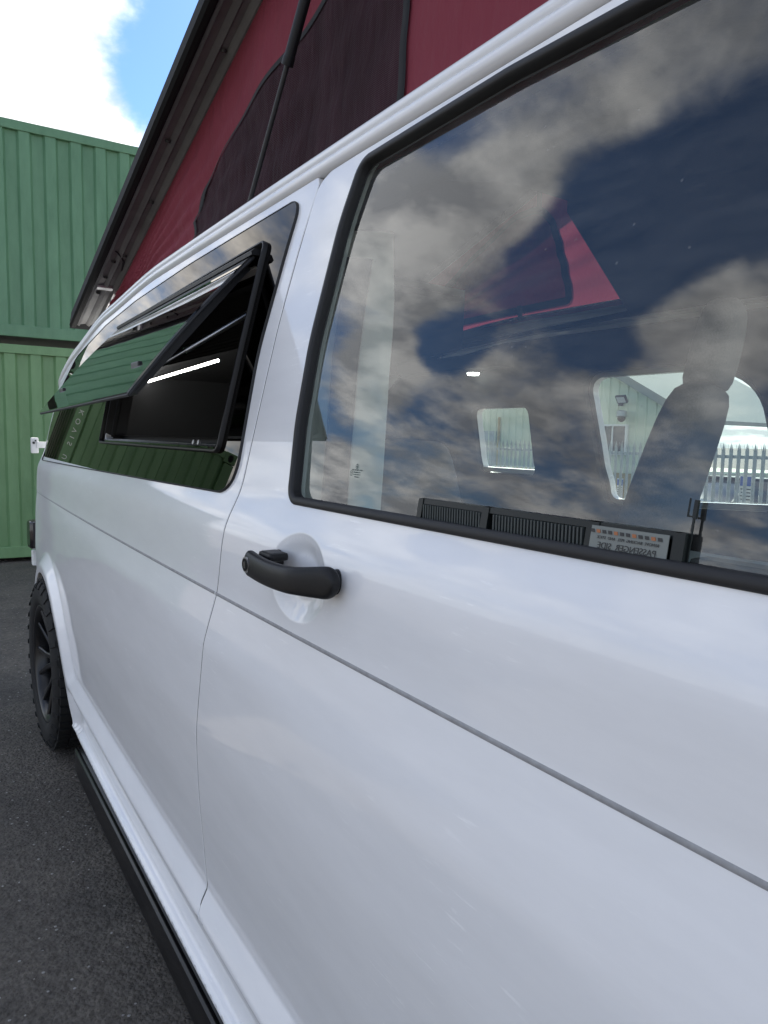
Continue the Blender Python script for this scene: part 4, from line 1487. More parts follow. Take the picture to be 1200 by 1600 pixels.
def canvas_side(mirror=False):
    X0, X1 = 0.262, 0.300                       # body edge, lid edge
    f = (lambda x: VAN_W - x) if mirror else (lambda x: x)
    Y0, Y1 = 0.05, 3.05
    zb = lambda y: 1.742 - 0.02 * float(smoothstep(2.3, 3.0, y))
    ztop = lambda y: RZ + (RY - y) * math.tan(RS) - 0.006
    NY, NZ = 150, 44
    vs, fs = [], []

    def pos(y, t, off=0.0):
        z0, z1 = zb(y), max(ztop(y), zb(y) + 0.004)
        z = z0 + (z1 - z0) * t
        h = z1 - z0
        # soft folds pulled from the lower rear corner and between the fixings
        rr = math.hypot(3.0 - y, (z - 1.72) * 1.4)
        th = math.atan2(z - 1.72, 3.0 - y)
        fold = 0.016 * math.sin(th * 95 + 1.3) * math.exp(-rr / 0.9) * t * (1 - t) * 4
        fold += 0.010 * math.sin(y * 9.3 + 2.2 * t + 0.6) * math.sin(math.pi * t) * min(1, h * 2)
        fold += 0.004 * math.sin(y * 21 - 5 * t) * math.sin(math.pi * t) * min(1, h * 2)
        fold += 0.02 * math.sin(math.pi * t) * min(1, h)
        return Vector((f(X0 + (X1 - X0) * t - 0.0 + fold + off), y, z))
    for i in range(NY + 1):
        y = Y0 + (Y1 - Y0) * i / NY
        for j in range(NZ + 1):
            vs.append(pos(y, j / NZ))
    for i in range(NY):
        for j in range(NZ):
            a = i * (NZ + 1) + j
            fs.append((a, a + 1, a + NZ + 2, a + NZ + 1))
    cv = mesh_obj('canvas_side', vs, fs, CANVAS, van, smooth=True)
    # fly-screen window laid on it, with a black bound edge
    if not mirror:
        poly = [(2.035, 1.775), (2.052, 1.914), (1.994, 1.966), (1.85, 2.019), (1.688, 2.066), (1.538, 2.102), (1.426, 2.13), (1.30, 2.17), (1.09, 2.23), (1.022, 2.13), (1.020, 1.999), (1.016, 1.857), (1.015, 1.775)]
        rad = [0.02, 0.03, 0.08, 0.3, 0.3, 0.3, 0.3, 0.3, 0.1, 0.15, 0.3, 0.3, 0.02]
    else:
        poly = [(2.70, 1.775), (2.62, 1.85), (2.32, 2.02), (2.06, 2.13), (1.92, 2.135), (1.86, 2.06), (1.82, 1.90), (1.795, 1.785)]
        rad = [0.02, 0.06, 0.2, 0.1, 0.1, 0.1, 0.2, 0.02]
    L = rounded_poly(poly, rad, step=0.02, seg=6)

    def lay(P, off):
        out = []
        for y, z in P:
            z0, z1 = zb(y), max(ztop(y), zb(y) + 0.004)
            out.append(pos(y, (z - z0) / (z1 - z0), off))
        return out
    Li = L if area2(L) > 0 else L[::-1]
    Y, Z = np.meshgrid(np.arange(Li[:, 0].min(), Li[:, 0].max(), 0.02), np.arange(Li[:, 1].min(), Li[:, 1].max(), 0.02))
    pts = np.stack([Y.ravel(), Z.ravel()], 1)
    pts = pts[in_poly(pts[:, 0], pts[:, 1], inset(Li, 0.008))]
    V2 = [Vector(p) for p in Li] + [Vector(p) for p in pts]
    E = [(i, (i + 1) % len(Li)) for i in range(len(Li))]
    rv, re, rf, *_ = delaunay_2d_cdt(V2, E, [], 0, 1e-5)
    P = np.array([(v.x, v.y) for v in rv]); F = np.array([q for q in rf if len(q) == 3])
    c = P[F].mean(1); F = F[in_poly(c[:, 0], c[:, 1], Li)]
    sgn = -1
    mesh_obj('mesh_window', lay(P, sgn * 0.004), F, MESHFAB, cv, smooth=True)
    for sg in ((-1, 1) if mirror else (-1,)):
        w = 0.017 if not mirror else 0.026
        a = lay(inset(Li, -w * 0.4), sg * 0.0045); b = lay(inset(Li, w * 0.6), sg * 0.0065); a2 = lay(inset(Li, -w * 0.2), sg * 0.0075)
        n = len(a)
        vv = a + a2 + b
        ff = []
        for i in range(n):
            j = (i + 1) % n
            ff += [(i, j, n + j, n + i), (n + i, n + j, 2 * n + j, 2 * n + i)]
        mesh_obj('binding', vv, ff, BELT, cv, smooth=True)
    if mirror:
        m = MB()
        for y, z0, z1 in ((2.12, 2.13, 2.22), (2.04, 1.745, 1.80), (1.93, 2.12, 2.20)):
            q = lay([(y - 0.012, z0), (y + 0.012, z0), (y + 0.012, z1), (y - 0.012, z1)], 0.009)
            q2 = lay([(y - 0.012, z0), (y + 0.012, z0), (y + 0.012, z1), (y - 0.012, z1)], 0.011)
            m.loft([q, q2])
        m.build('strap', BELT, cv)
    return cv


near_canvas = canvas_side()
far_canvas = canvas_side(True)
# front curtain of the roof tent
vs, fs = [], []
for i in range(31):
    x = 0.28 + (VAN_W - 0.56) * i / 30
    for j in range(11):
        t = j / 10
        vs.append((x, 0.06 - 0.02 * math.sin(math.pi * t) + 0.006 * math.sin(i * 0.9 + t * 3), 1.74 + (RZ + (RY - 0.06) * math.tan(RS) - 1.75) * t))
for i in range(30):
    for j in range(10):
        a = i * 11 + j
        fs.append((a, a + 11, a + 12, a + 1))
mesh_obj('canvas_front', vs, fs, CANVAS, van, smooth=True)


# gas struts
def strut(mirror=False):
    f = (lambda x: VAN_W - x) if mirror else (lambda x: x)
    a = Vector((f(0.212), 1.545, 1.742)); b = Vector((f(0.232), 1.02, 2.43))
    k = 0.385
    mid = a.lerp(b, k)
    rod = MB().tube([a, mid], 0.0050, 12).build('gas_strut', DSTEEL, van, auto=40)
    MB().tube([mid, a.lerp(b, k + 0.015), a.lerp(b, k + 0.02), b], [0.0120, 0.0120, 0.0105, 0.0105], 14).build('strut_sleeve', BLACK, rod, auto=40)
    MB().tube([a.lerp(b, -0.02), a.lerp(b, 0.012)], 0.008, 10).build('strut_end', DSTEEL, rod, auto=40)


strut(); strut(True)

# ------------------------------------------------------------------ wheels
def wheel(x_face, y, sgn=1):
    root = bpy.data.objects.new('wheel', None)
    link(root, van)
    root.location = (x_face, y, 0.345)
    if sgn < 0: root.rotation_euler = (0, 0, math.pi)
    R, W, rr = 0.345, 0.25, 0.232
    # tyre cross-section (x from outer face inwards, radius)
    sec = [(0.020, rr - 0.004), (0.004, rr + 0.006), (-0.004, rr + 0.03), (-0.006, rr + 0.055), (0.000, R - 0.030), (0.010, R - 0.016), (0.03, R - 0.009), (W * 0.5, R - 0.006), (W - 0.03, R - 0.009), (W - 0.008, R - 0.02),
           (W + 0.004, R - 0.05), (W - 0.01, rr)]
    n = 72
    rings = [[(x, r * math.cos(2 * math.pi * k / n), r * math.sin(2 * math.pi * k / n)) for x, r in sec] for k in range(n)]
    vs = [p for r in rings for p in r]; k = len(sec)
    fs = [(i * k + j, i * k + j + 1, ((i + 1) % n) * k + j + 1, ((i + 1) % n) * k + j) for i in range(n) for j in range(k - 1)]
    ty = mesh_obj('tyre', vs, fs, TYRE, root, smooth=True); recalc(ty)
    # tread blocks and shoulder lugs
    m = MB()
    NB = 58
    for i in range(NB):
        a = 2 * math.pi * i / NB
        rot = Matrix.Rotation(a, 3, 'X')
        def blk(x0, x1, w, r0, r1, skew=0.0):
            q0 = [(x0, -w + skew, r0), (x1, -w - skew, r0), (x1, w - skew, r0), (x0, w + skew, r0)]
            q1 = [(x0, -w * 0.9 + skew, r1), (x1, -w * 0.9 - skew, r1), (x1, w * 0.9 - skew, r1), (x0, w * 0.9 + skew, r1)]
            m.loft([[rot @ Vector(p) for p in q0], [rot @ Vector(p) for p in q1]])
        w = math.pi * R / NB * 0.80
        blk(0.012, 0.052, w, R - 0.02, R - 0.001, 0.002)
        blk(0.058, 0.100, w * 0.9, R - 0.016, R + 0.0, 0.004 if i % 2 else -0.004)
        blk(0.106, 0.146, w * 0.9, R - 0.016, R + 0.0, -0.004 if i % 2 else 0.004)
        blk(0.152, 0.196, w * 0.9, R - 0.016, R + 0.0, 0.004)
        blk(0.202, 0.242, w, R - 0.02, R - 0.001, -0.002)
        if i % 2 == 0:                                       # side lugs
            q0 = [(0.012, -w * 0.8, R - 0.012), (0.012, w * 0.8, R - 0.012), (-0.002, w * 0.7, R - 0.040), (-0.002, -w * 0.7, R - 0.040)]
            q1 = [(p[0] - 0.007, p[1] * 0.9, p[2]) for p in q0]
            m.loft([[rot @ Vector(p) for p in q0], [rot @ Vector(p) for p in q1]])
    t = m.build('tread', TYRE, ty); recalc(t)
    # rim: barrel and lip
    sec = [(0.200, rr - 0.01), (0.06, rr - 0.022), (0.028, rr - 0.018), (0.014, rr - 0.010), (0.006, rr - 0.001), (0.004, rr + 0.004), (0.010, rr + 0.007)]
    n = 64; k = len(sec)
    vs = [(x, r * math.cos(2 * math.pi * i / n), r * math.sin(2 * math.pi * i / n)) for i in range(n) for x, r in sec]
    fs = [(i * k + j, i * k + j + 1, ((i + 1) % n) * k + j + 1, ((i + 1) % n) * k + j) for i in range(n) for j in range(k - 1)]
    rim = mesh_obj('rim', vs, fs, ALLOY, root, smooth=True); recalc(rim)
    MB().tube([(0.16, 0, 0), (0.165, 0, 0)], 0.19, 32).build('brake_disc', DSTEEL, root, auto=40)
    # six forked spokes
    for i in range(6):
        rot = Matrix.Rotation(2 * math.pi * i / 6 + 0.3, 3, 'X')
        sm = MB()
        for sk in (-1, 1):
            q = []
            for r, off, wd, x0, x1 in ((0.045, 0.012, 0.013, 0.052, 0.085), (0.12, 0.024, 0.011, 0.036, 0.075), (rr - 0.012, 0.056, 0.010, 0.016, 0.062)):
                y_ = off * sk
                q.append([rot @ Vector(p) for p in ((x0 + 0.004, y_ - wd, r), (x0, y_ - wd * 0.6, r), (x0, y_ + wd * 0.6, r), (x0 + 0.004, y_ + wd, r), (x1, y_ + wd * 0.7, r), (x1, y_ - wd * 0.7, r))])
            sm.loft(q)
        s_ = sm.build('spoke', ALLOY, root); recalc(s_)
        p = rot @ Vector((0.055, 0, 0.058))
        MB().tube([Vector((0.075, p.y, p.z)), Vector((0.050, p.y, p.z))], 0.011, 6).build('wheel_nut', STEEL if False else ALLOY, root)
    MB().tube([(0.09, 0, 0), (0.05, 0, 0), (0.044, 0, 0)], [0.058, 0.056, 0.05], 24).build('hub', ALLOY, root, auto=35)
    MB().tube([(0.05, 0, 0), (0.038, 0, 0), (0.035, 0, 0)], [0.032, 0.031, 0.026], 24).build('hub_cap', GLOSSBLACK, root, auto=35)
    return root


wheel(-0.005, 3.085)
wheel(0.0, -0.36)
wheel(VAN_W + 0.005, 3.085, -1)
wheel(VAN_W, -0.36, -1)
# wheel housings
for ay in (3.10, -0.36):
    for mir in (False, True):
        f = (lambda x: VAN_W - x) if mir else (lambda x: x)
        vs, fs = [], []
        n = 28
        for i in range(n + 1):
            a = math.pi * 1.08 * i / n - 0.12
            for x in (0.03, 0.42):
                vs.append((f(x), ay + 0.405 * math.cos(a), 0.33 + 0.405 * math.sin(a)))
        for i in range(n):
            fs.append((2 * i, 2 * i + 1, 2 * i + 3, 2 * i + 2))
        b = len(vs)
        vs.append((f(0.42), ay, 0.33))
        for i in range(n): fs.append((2 * i + 1, b, 2 * i + 3))
        mesh_obj('wheel_housing', vs, fs, VOID, van)

# side bar below the sill
def side_bar(mir=False):
    f = (lambda x: VAN_W - x) if mir else (lambda x: x)
    sec = [(0.060, 0.199), (0.010, 0.199), (-0.004, 0.192), (-0.010, 0.2000), (-0.0165, 0.2045), (-0.0215, 0.200), (-0.0215, 0.125), (-0.017, 0.117), (0.06, 0.117)]
    m = MB()
    ring = []
    for y, s in ((0.16, 0.6), (0.19, 0.9), (0.24, 1.0), (2.46, 1.0), (2.52, 0.92), (2.56, 0.6)):
        ring.append([(f(0.03 + (x + 0.045 * (max(0, y - .3) / 2.7) ** 2 - 0.03) * s), y, 0.155 + (z - 0.155) * s) for x, z in sec])
    m.loft(ring)
    o = m.build('side_bar', GLOSSBAR, van, auto=30); recalc(o)


m_, nt_, b_ = principled('bar_black', (0.006, 0.006, 0.007), rough=0.28, spec=0.35); add_bump(nt_, b_, 240, 0.08, 0.0005); GLOSSBAR = m_
side_bar(); side_bar(True)

# underbody and floor
MB().box((VAN_W / 2, 1.1, 0.30), (VAN_W - 0.22, 4.4, 0.10)).build('underbody', VOID, van)
MB().box((VAN_W / 2, 1.5, 0.47), (VAN_W - 0.2, 3.9, 0.03)).build('cabin_floor', DARKIN, van)


# tail: tailgate, glass, bumper, lamps
def tail():
    zs = np.concatenate([np.linspace(0.34, 1.15, 18), np.linspace(1.2, 1.66, 12)])
    vs, fs = [], []
    nx = 21
    for z in zs:
        ye = float(ys_of(z)) + 0.312
        xs0 = float(side_x(np.array([ye]), np.array([z]))[0])
        for i in range(nx):
            x = xs0 + (VAN_W - 2 * xs0) * i / (nx - 1)
            vs.append((x, ye + 0.035 * math.sin(math.pi * i / (nx - 1)) - 0.002, z))
    for j in range(len(zs) - 1):
        for i in range(nx - 1):
            a = j * nx + i
            fs.append((a, a + 1, a + nx + 1, a + nx))
    o = mesh_obj('tailgate', vs, fs, PAINT, van, smooth=True); recalc(o)
    m = MB()
    r = []
    for z in np.linspace(1.17, 1.58, 8):
        ye = float(ys_of(z)) + 0.312
        r.append([(0.42, ye + 0.026, z), (0.7, ye + 0.036, z), (0.92, ye + 0.040, z), (1.14, ye + 0.036, z), (VAN_W - 0.42, ye + 0.026, z)])
    m.loft(r, closed=False)
    m.build('tailgate_window', PRIVACY, o, smooth=True)
    m = MB()
    r = []
    for x in np.linspace(0.10, VAN_W - 0.10, 12):
        c = abs(x - VAN_W / 2) / (VAN_W / 2)
        y = 3.93 - 0.16 * c ** 4
        r.append([(x, y - 0.12, 0.34), (x, y - 0.02, 0.34), (x, y + 0.02, 0.42), (x, y + 0.01, 0.56), (x, y - 0.12, 0.58)])
    m.loft(r); b = m.build('rear_bumper', PAINT, van, smooth=True); recalc(b)
    for mir in (False, True):
        f = (lambda x: VAN_W - x) if mir else (lambda x: x)
        m = MB()
        r = []
        for z, s in ((0.708, 0.55), (0.716, 0.92), (0.73, 1.0), (0.83, 1.0), (0.842, 0.92), (0.85, 0.55)):
            r.append([(f(0.085 + (dx) * s), 3.815 + dy * s, z) for dx, dy in ((0.03, -0.055), (-0.015, -0.06), (-0.028, -0.045), (-0.030, 0.03), (-0.012, 0.05), (0.04, 0.06), (0.06, 0.0))])
        m.loft(r); t_ = m.build('tail_light', SMOKED, van, auto=35); recalc(t_)
        m = MB(); m.box((f(0.120), 3.795, 0.78), (0.05, 0.07, 0.12)); m.build('lamp_housing', BLACK, t_)
        m = MB(); m.box((f(0.088), 3.86, 0.655), (0.025, 0.04, 0.075), bev=0.006); m.box((f(0.105), 3.84, 0.675), (0.03, 0.03, 0.03), bev=0.004); m.build('white_clip', WHITEPL, van)
        m = MB(); m.box((f(0.094), 3.80, 1.212), (0.032, 0.03, 0.075), bev=0.005); m.box((f(0.125), 3.79, 1.215), (0.05, 0.02, 0.03), bev=0.003)
        br = m.build('rack_bracket', WHITEPL, van)
        MB().tube([(f(0.088), 3.784, 1.225), (f(0.088), 3.780, 1.225)], 0.006, 10).build('screw', DSTEEL, br)
        MB().tube([(f(0.096), 3.784, 1.235), (f(0.096), 3.780, 1.235)], 0.004, 10).build('screw', DSTEEL, br)


tail()


# front end (out of the photograph, for neighbouring views)
def front():
    m = MB(); r = []
    for y, z in ((-0.44, 1.105), (-0.70, 1.05), (-1.0, 0.97), (-1.18, 0.90), (-1.26, 0.82)):
        x0 = float(side_x(np.array([y if y > -1.2 else -1.2]), np.array([min(z, 1.0)]))[0]) + 0.01
        r.append([(x0 + (VAN_W - 2 * x0) * t, y - 0.05 * math.sin(math.pi * t) * (1 if y < -0.9 else 0.2), z + 0.025 * math.sin(math.pi * t)) for t in np.linspace(0, 1, 11)])
    m.loft(r, closed=False, caps=False); o = m.build('bonnet', PAINT, van, smooth=True); recalc(o)
    m = MB(); r = []
    for z, dy in ((0.24, 0.03), (0.40, -0.03), (0.58, -0.04), (0.70, -0.02), (0.84, 0.0)):
        r.append([(0.10 + (VAN_W - 0.2) * t, -1.25 + dy - 0.10 * math.sin(math.pi * t), z) for t in np.linspace(0, 1, 13)])
    m.loft(r, closed=False, caps=False); b = m.build('front_bumper', PAINT, van, smooth=True); recalc(b)
    MB().loft([[(0.45, -1.338, z), (0.92, -1.362, z), (VAN_W - 0.45, -1.338, z)] for z in (0.60, 0.74)], closed=False, caps=False).build('grille', BLACK, b)
    for sx_ in (0.24, VAN_W - 0.24):
        hl = MB().box((sx_, -1.255, 0.76), (0.24, 0.10, 0.15), bev=0.03).build('headlight', HEADL, van)
    m = MB(); r = []
    for t in np.linspace(0, 1, 8):
        y = -0.47 + 0.64 * t; z = 1.11 + 0.575 * t
        x0 = float(side_x(np.array([y]), np.array([z]))[0]) + 0.04
        r.append([(x0 + (VAN_W - 2 * x0) * u, y - 0.08 * math.sin(math.pi * u) * (1 - 0.5 * t), z) for u in np.linspace(0, 1, 11)])
    m.loft(r, closed=False, caps=False); w = m.build('windscreen', CLEAR, van, smooth=True); recalc(w)
    m = MB(); r = []
    for y, z in ((0.17, 1.69), (0.05, 1.68), (-0.0, 1.66)):
        x0 = 0.18
        r.append([(x0 + (VAN_W - 2 * x0) * u, y + 0.12, z + 0.055 + 0.02 * math.sin(math.pi * u)) for u in np.linspace(0, 1, 7)])
    m.loft(r, closed=False, caps=False); m.build('roof_front', PAINT, van, smooth=True)


front()

# ------------------------------------------------------------------ cabin
# inner linings
def lining(name, mir, holes, mat, off=0.055):
    y0, y1 = (1.0 if mir else 1.20), 3.25
    outl = rounded_poly([(y0, 0.5), (y1, 0.5), (y1 - 0.08, 1.45), (y1 - 0.35, 1.60), (2.2, 1.68), (y0, 1.68)], 0.03, step=0.04, seg=3)
    return panel(name, outl, holes, mat, van, off=off, flange=-0.03, rad=0.002, step=0.12, dense=False, mirror=mir, surf=lambda y, z: np.interp(z, [0.4, 1.1, 1.2, 1.7], [0.0, 0.0, 0.036, 0.14]) + 0.045 * (np.clip(y - 0.3, 0, 9) / 2.7) ** 2)


lining('side_lining', False, [inset(APER, 0.012)], DARKIN)
lining('side_lining', True, [inset(FWIN1, -0.02), inset(FWIN2, -0.004)], HEADCLOTH)
# door inner card and its ledge
for mir, dr in ((False, door), (True, far_door)):
    f = (lambda x: VAN_W - x) if mir else (lambda x: x)
    m = MB(); r = []
    for y in np.linspace(-0.3, 1.08, 8):
        r.append([(f(x), y, z) for x, z in ((0.060, 1.172), (0.085, 1.178), (0.125, 1.165), (0.150, 1.13), (0.135, 0.95), (0.15, 0.5), (0.06, 0.5))])
    m.loft(r); o = m.build('door_card', GREYPLASTIC, dr, auto=30); recalc(o)
    ar = MB().box((f(0.225), 0.26, 1.125), (0.16, 0.50, 0.075), bev=0.018).build('armrest', GREYPLASTIC, dr, smooth=True); ar.data.set_sharp_from_angle(angle=R_(40))
    MB().box((f(0.20), 0.335, 1.167), (0.03, 0.12, 0.010), bev=0.004).build('window_switch', BLACK, dr)
# inner frame of the far windows shows as a grey-blue edge; B-pillars with belts
for mir in (False, True):
    f = (lambda x: VAN_W - x) if mir else (lambda x: x)
    yo = 0.0 if not mir else -0.27
    wd = 0.128 if not mir else 0.06
    m = MB()
    r = []
    for z in np.linspace(0.55, 1.67, 18):
        bx = float(np.interp(z, [0.5, 1.15, 1.45, 1.67], [0.160, 0.168, 0.190, 0.225]))
        wy = float(np.interp(z, [0.5, 1.2, 1.5, 1.67], [0.0, 0.0, 0.01, 0.06])) + yo
        r.append([(f(bx), 1.170 + wy, z), (f(bx + 0.012), 1.160 + wy, z), (f(bx + 0.035), 1.150 + wy, z), (f(bx + wd - 0.025), 1.098 + wy, z), (f(bx + wd), 1.095 + wy, z), (f(bx + wd), 1.26 + wy, z), (f(bx), 1.26 + wy, z)])
    m.loft(r)
    o = m.build('pillar_trim', PALETRIM, van, auto=35); recalc(o)
    if mir: continue
    m = MB()
    r = []
    for z in np.linspace(0.6, 1.60, 12):
        bx = float(np.interp(z, [0.5, 1.15, 1.45, 1.66], [0.160, 0.168, 0.190, 0.225])) + 0.016
        r.append([(f(bx), 1.120 + yo, z), (f(bx + 0.044), 1.104 + yo, z), (f(bx + 0.044), 1.106 + yo, z), (f(bx), 1.122 + yo, z)])
    m.loft(r)
    m.build('seat_belt', BELT, van)


def seat(name, loc, rz, head=True):
    root = bpy.data.objects.new(name, None); link(root, van)
    root.location = loc; root.rotation_euler = (0, 0, rz)
    # local: +y is the direction the sitter faces
    def pad(rings, nm, mat, parent=root, lvl=1):
        o = MB().loft(rings).build(nm, mat, parent, smooth=True); recalc(o)
        md = o.modifiers.new('sub', 'SUBSURF'); md.levels = lvl; md.render_levels = lvl
        return o

    def rr(y, z, w, d, tilt=0.0):
        out = []
        for k in range(16):
            a = 2 * math.pi * k / 16
            c, s = math.cos(a), math.sin(a)
            out.append((w * math.copysign(abs(c) ** 0.45, c), y + d * math.copysign(abs(s) ** 0.6, s), z))
        return out
    pad([rr(0.0, 0.62, 0.20, 0.22), rr(0.0, 0.64, 0.25, 0.255), rr(0, 0.72, 0.255, 0.26), rr(0, 0.775, 0.25, 0.255), rr(0, 0.79, 0.20, 0.21)], 'seat_cushion', SEATCLOTH)
    MB().box((0, 0, 0.56), (0.42, 0.40, 0.14), bev=0.01).build('seat_base', DARKIN, root)
    MB().box((0.29, 0.0, 0.80), (0.035, 0.10, 0.16), bev=0.008).build('buckle', DARKIN, root)
    MB().box((0.29, 0.0, 0.885), (0.028, 0.06, 0.012), bev=0.003).build('buckle_button', REDPL, root)
    prof = [(0.74, -0.20, 0.19, 0.04), (0.76, -0.205, 0.235, 0.06), (0.90, -0.235, 0.245, 0.070), (1.10, -0.285, 0.245, 0.066), (1.28, -0.335, 0.240, 0.062), (1.375, -0.362, 0.222, 0.056), (1.41, -0.372, 0.19, 0.036)]
    b = pad([rr(y, z, w, d) for z, y, w, d in prof], 'backrest', SEATCLOTH)
    if not head: return root
    hp = [(1.395, -0.370, 0.13, 0.036), (1.405, -0.373, 0.155, 0.048), (1.50, -0.392, 0.13, 0.05), (1.585, -0.405, 0.115, 0.045), (1.60, -0.408, 0.08, 0.030)]
    h = pad([rr(y, z, w, d) for z, y, w, d in hp], 'headrest', SEATCLOTH)
    m = MB()
    for x in (-0.05, 0.05): m.tube([(x, -0.365, 1.36), (x, -0.38, 1.46)], 0.006, 8)
    m.build('headrest_post', DSTEEL, h, auto=40)
    return root


seat('cab_seat', (1.01, 1.335, 0.015), R_(24))            # passenger seat, swivelled round towards the living space
seat('cab_seat', (0.50, -0.02, 0.0), R_(180))              # driver's seat facing forward
seat('bench_seat', (0.78, 2.10, -0.13), R_(180), False)
seat('bench_seat', (1.34, 2.10, -0.13), R_(180), False)
MB().box((1.765, 2.265, 1.152), (0.02, 0.34, 0.022), bev=0.003).build('window_sill', PALETRIM, van)
# furniture run along the far side behind the bench and bulkhead
MB().box((1.50, 2.98, 0.85), (0.40, 0.85, 0.75), bev=0.01).build('cabinet', DARKIN, van)
MB().box((0.95, 3.42, 1.0), (1.4, 0.04, 1.1)).build('rear_trim', DARKIN, van)
m = MB(); m.loft([[(0.15, y, z) for y, z in ((-0.55, 1.10), (-0.10, 1.14), (0.02, 1.08), (0.0, 0.8), (-0.55, 0.7))], [(VAN_W - 0.15, y, z) for y, z in ((-0.55, 1.10), (-0.10, 1.14), (0.02, 1.08), (0.0, 0.8), (-0.55, 0.7))]])
m.build('dashboard', GREYPLASTIC, van)
sw = MB()
pts = []
for k in range(33):
    a = 2 * math.pi * k / 32
    pts.append(Vector((0.5 + 0.19 * math.cos(a), 0.12 + 0.07 * math.sin(a), 1.12 + 0.175 * math.sin(a) - 0.02)))
sw.tube(pts, 0.014, 8, caps=False)
sw.tube([(0.5, 0.12, 1.10), (0.5, -0.05, 1.03)], 0.03, 10)
sw.tube([(0.32, 0.12, 1.10), (0.68, 0.12, 1.10)], 0.015, 8)
sw.build('steering_wheel', BLACK, van, auto=50)
# strip lamp and spot lamp, both lit
MB().tube([(0.52, 2.50, 1.548), (0.52, 3.38, 1.520)], 0.0055, 8).build('strip_lamp', LAMP, van, auto=50)
sp = MB().tube([(1.60, 2.345, 1.566), (1.60, 2.345, 1.558)], [0.026, 0.024], 18).build('spot_lamp', LAMP, van, auto=40)
MB().tube([(1.60, 2.345, 1.580), (1.60, 2.345, 1.567)], [0.038, 0.032], 18).build('lamp_bezel', STEEL, sp, auto=40)
MB().box((1.62, 2.50, 1.61), (0.14, 0.7, 0.06), bev=0.006).build('overhead_locker', HEADCLOTH, van)

# ------------------------------------------------------------------ louvred vent insert standing inside the driver's window
m_, nt_, b_ = principled('vent_black', (0.007, 0.010, 0.010), rough=0.35, spec=0.3); add_bump(nt_, b_, 200, 0.1, 0.0005); VENTBLK = m_
m_, nt_, b_ = principled('vent_grey', (0.045, 0.055, 0.055), rough=0.5); add_bump(nt_, b_, 200, 0.1, 0.0005); SLATGREY = m_
vent = empty('window_vent', (0.055, 0.47, 1.19))
tag(vent, 'black slotted vent strip with mirrored paper label along the bottom of the door window', 'window vent')


def vent_build():
    off = Vector((-0.055, -0.47, -1.19))
    def gp(y, z, inn): return on_glass(y, z + 0.0028) + Vector((inn - 0.0155, 0, 0)) + off
    z0, z1 = 1.176, 1.2115
    m = MB()
    for a, b in ((z0, z0 + 0.004), (z1 - 0.0055, z1)):
        m.loft([[gp(y, a, 0.006), gp(y, b, 0.006), gp(y, b, 0.012), gp(y, a, 0.012)] for y in np.linspace(0.312, 0.634, 6)])
    for y0, y1 in ((0.306, 0.316), (0.385, 0.398), (0.520, 0.530), (0.628, 0.636)):
        m.loft([[gp(y, z0, 0.005), gp(y, z1, 0.005), gp(y, z1, 0.013), gp(y, z0, 0.013)] for y in (y0, y1)])
    m.build('vent_frame', VENTBLK, vent)
    me = None
    m = MB()
    m.loft([[gp(y, z0, 0.012), gp(y, z1, 0.012), gp(y, z1, 0.0135), gp(y, z0, 0.0135)] for y in (0.31, 0.63)])
    m.build('backing', VENTBLK, vent)
    ys = [y for y in np.arange(0.402, 0.626, 0.0042) if not 0.515 < y < 0.532]
    proto = None
    for y in ys:
        p = gp(y, 0.5 * (z0 + z1) - 0.001, 0.009)
        if proto is None:
            proto = MB().box((0, 0, 0), (0.006, 0.0019, z1 - z0 - 0.010)).build('vent_slat', SLATGREY, vent, loc=p)
        else:
            c = proto.copy(); c.location = p; COL.objects.link(c); c.parent = vent
    m = MB()
    m.loft([[gp(y, 1.1865, 0.0035), gp(y, 1.209, 0.0035), gp(y, 1.209, 0.0042), gp(y, 1.1865, 0.0042)] for y in (0.318, 0.391)])
    lab = m.build('paper_label', PAPER, vent)
    def lt(body, size, y, z, mat):
        p = gp(y, z, 0.0030)
        ex, ey = Vector((0, 1, 0)), Vector((0.2, 0, 1)).normalized(); ez = ex.cross(ey)
        Mm = Matrix((ex, ey, ez)).transposed().to_4x4(); Mm.translation = p
        text_mesh('lettering', body, size, mat, lab, Mm, 0.0001, 'CENTER')
    lt('PASSENGER  SIDE', 0.0072, 0.3545, 1.1935, PRINT)
    lt('REMOVE  BACKING  PEEL  AND  STICK', 0.0034, 0.3545, 1.2000, PRINT)
    for i in range(12):
        y = 0.323 + i * 0.0058
        q = [gp(y, 1.2035, 0.0029), gp(y + 0.0036, 1.2035, 0.0029), gp(y + 0.0044, 1.2062, 0.0029), gp(y + 0.0008, 1.2062, 0.0029)]
        q2 = [v + Vector((0.0003, 0, 0)) for v in q]
        MB().loft([q, q2]).build('printed_dash', ORANGE if i % 3 == 1 else PRINT, lab)
    m = MB()
    m.loft([[gp(y, z, i) for y, i in ((0.3045, 0.010), (0.3060, 0.010), (0.3060, 0.0115), (0.3045, 0.0115))] for z in (1.18, 1.236)])
    m.loft([[gp(y, z, i) for y, i in ((0.3035, 0.0098), (0.3065, 0.0098), (0.3065, 0.0125), (0.3035, 0.0125))] for z in (1.223, 1.2365)])
    m.loft([[gp(y, z, i) for y, i in ((0.3065, 0.0105), (0.3110, 0.0105), (0.3110, 0.0115), (0.3065, 0.0115))] for z in (1.2235, 1.2246)])
    m.loft([[gp(y, z, i) for y, i in ((0.3102, 0.0105), (0.3112, 0.0105), (0.3112, 0.0115), (0.3102, 0.0115))] for z in (1.2235, 1.2375)])
    m.build('vent_clip', VENTBLK, vent)


vent_build()

# ------------------------------------------------------------------ beyond the van: building, fence, cars, signs
GZ0 = -0.85


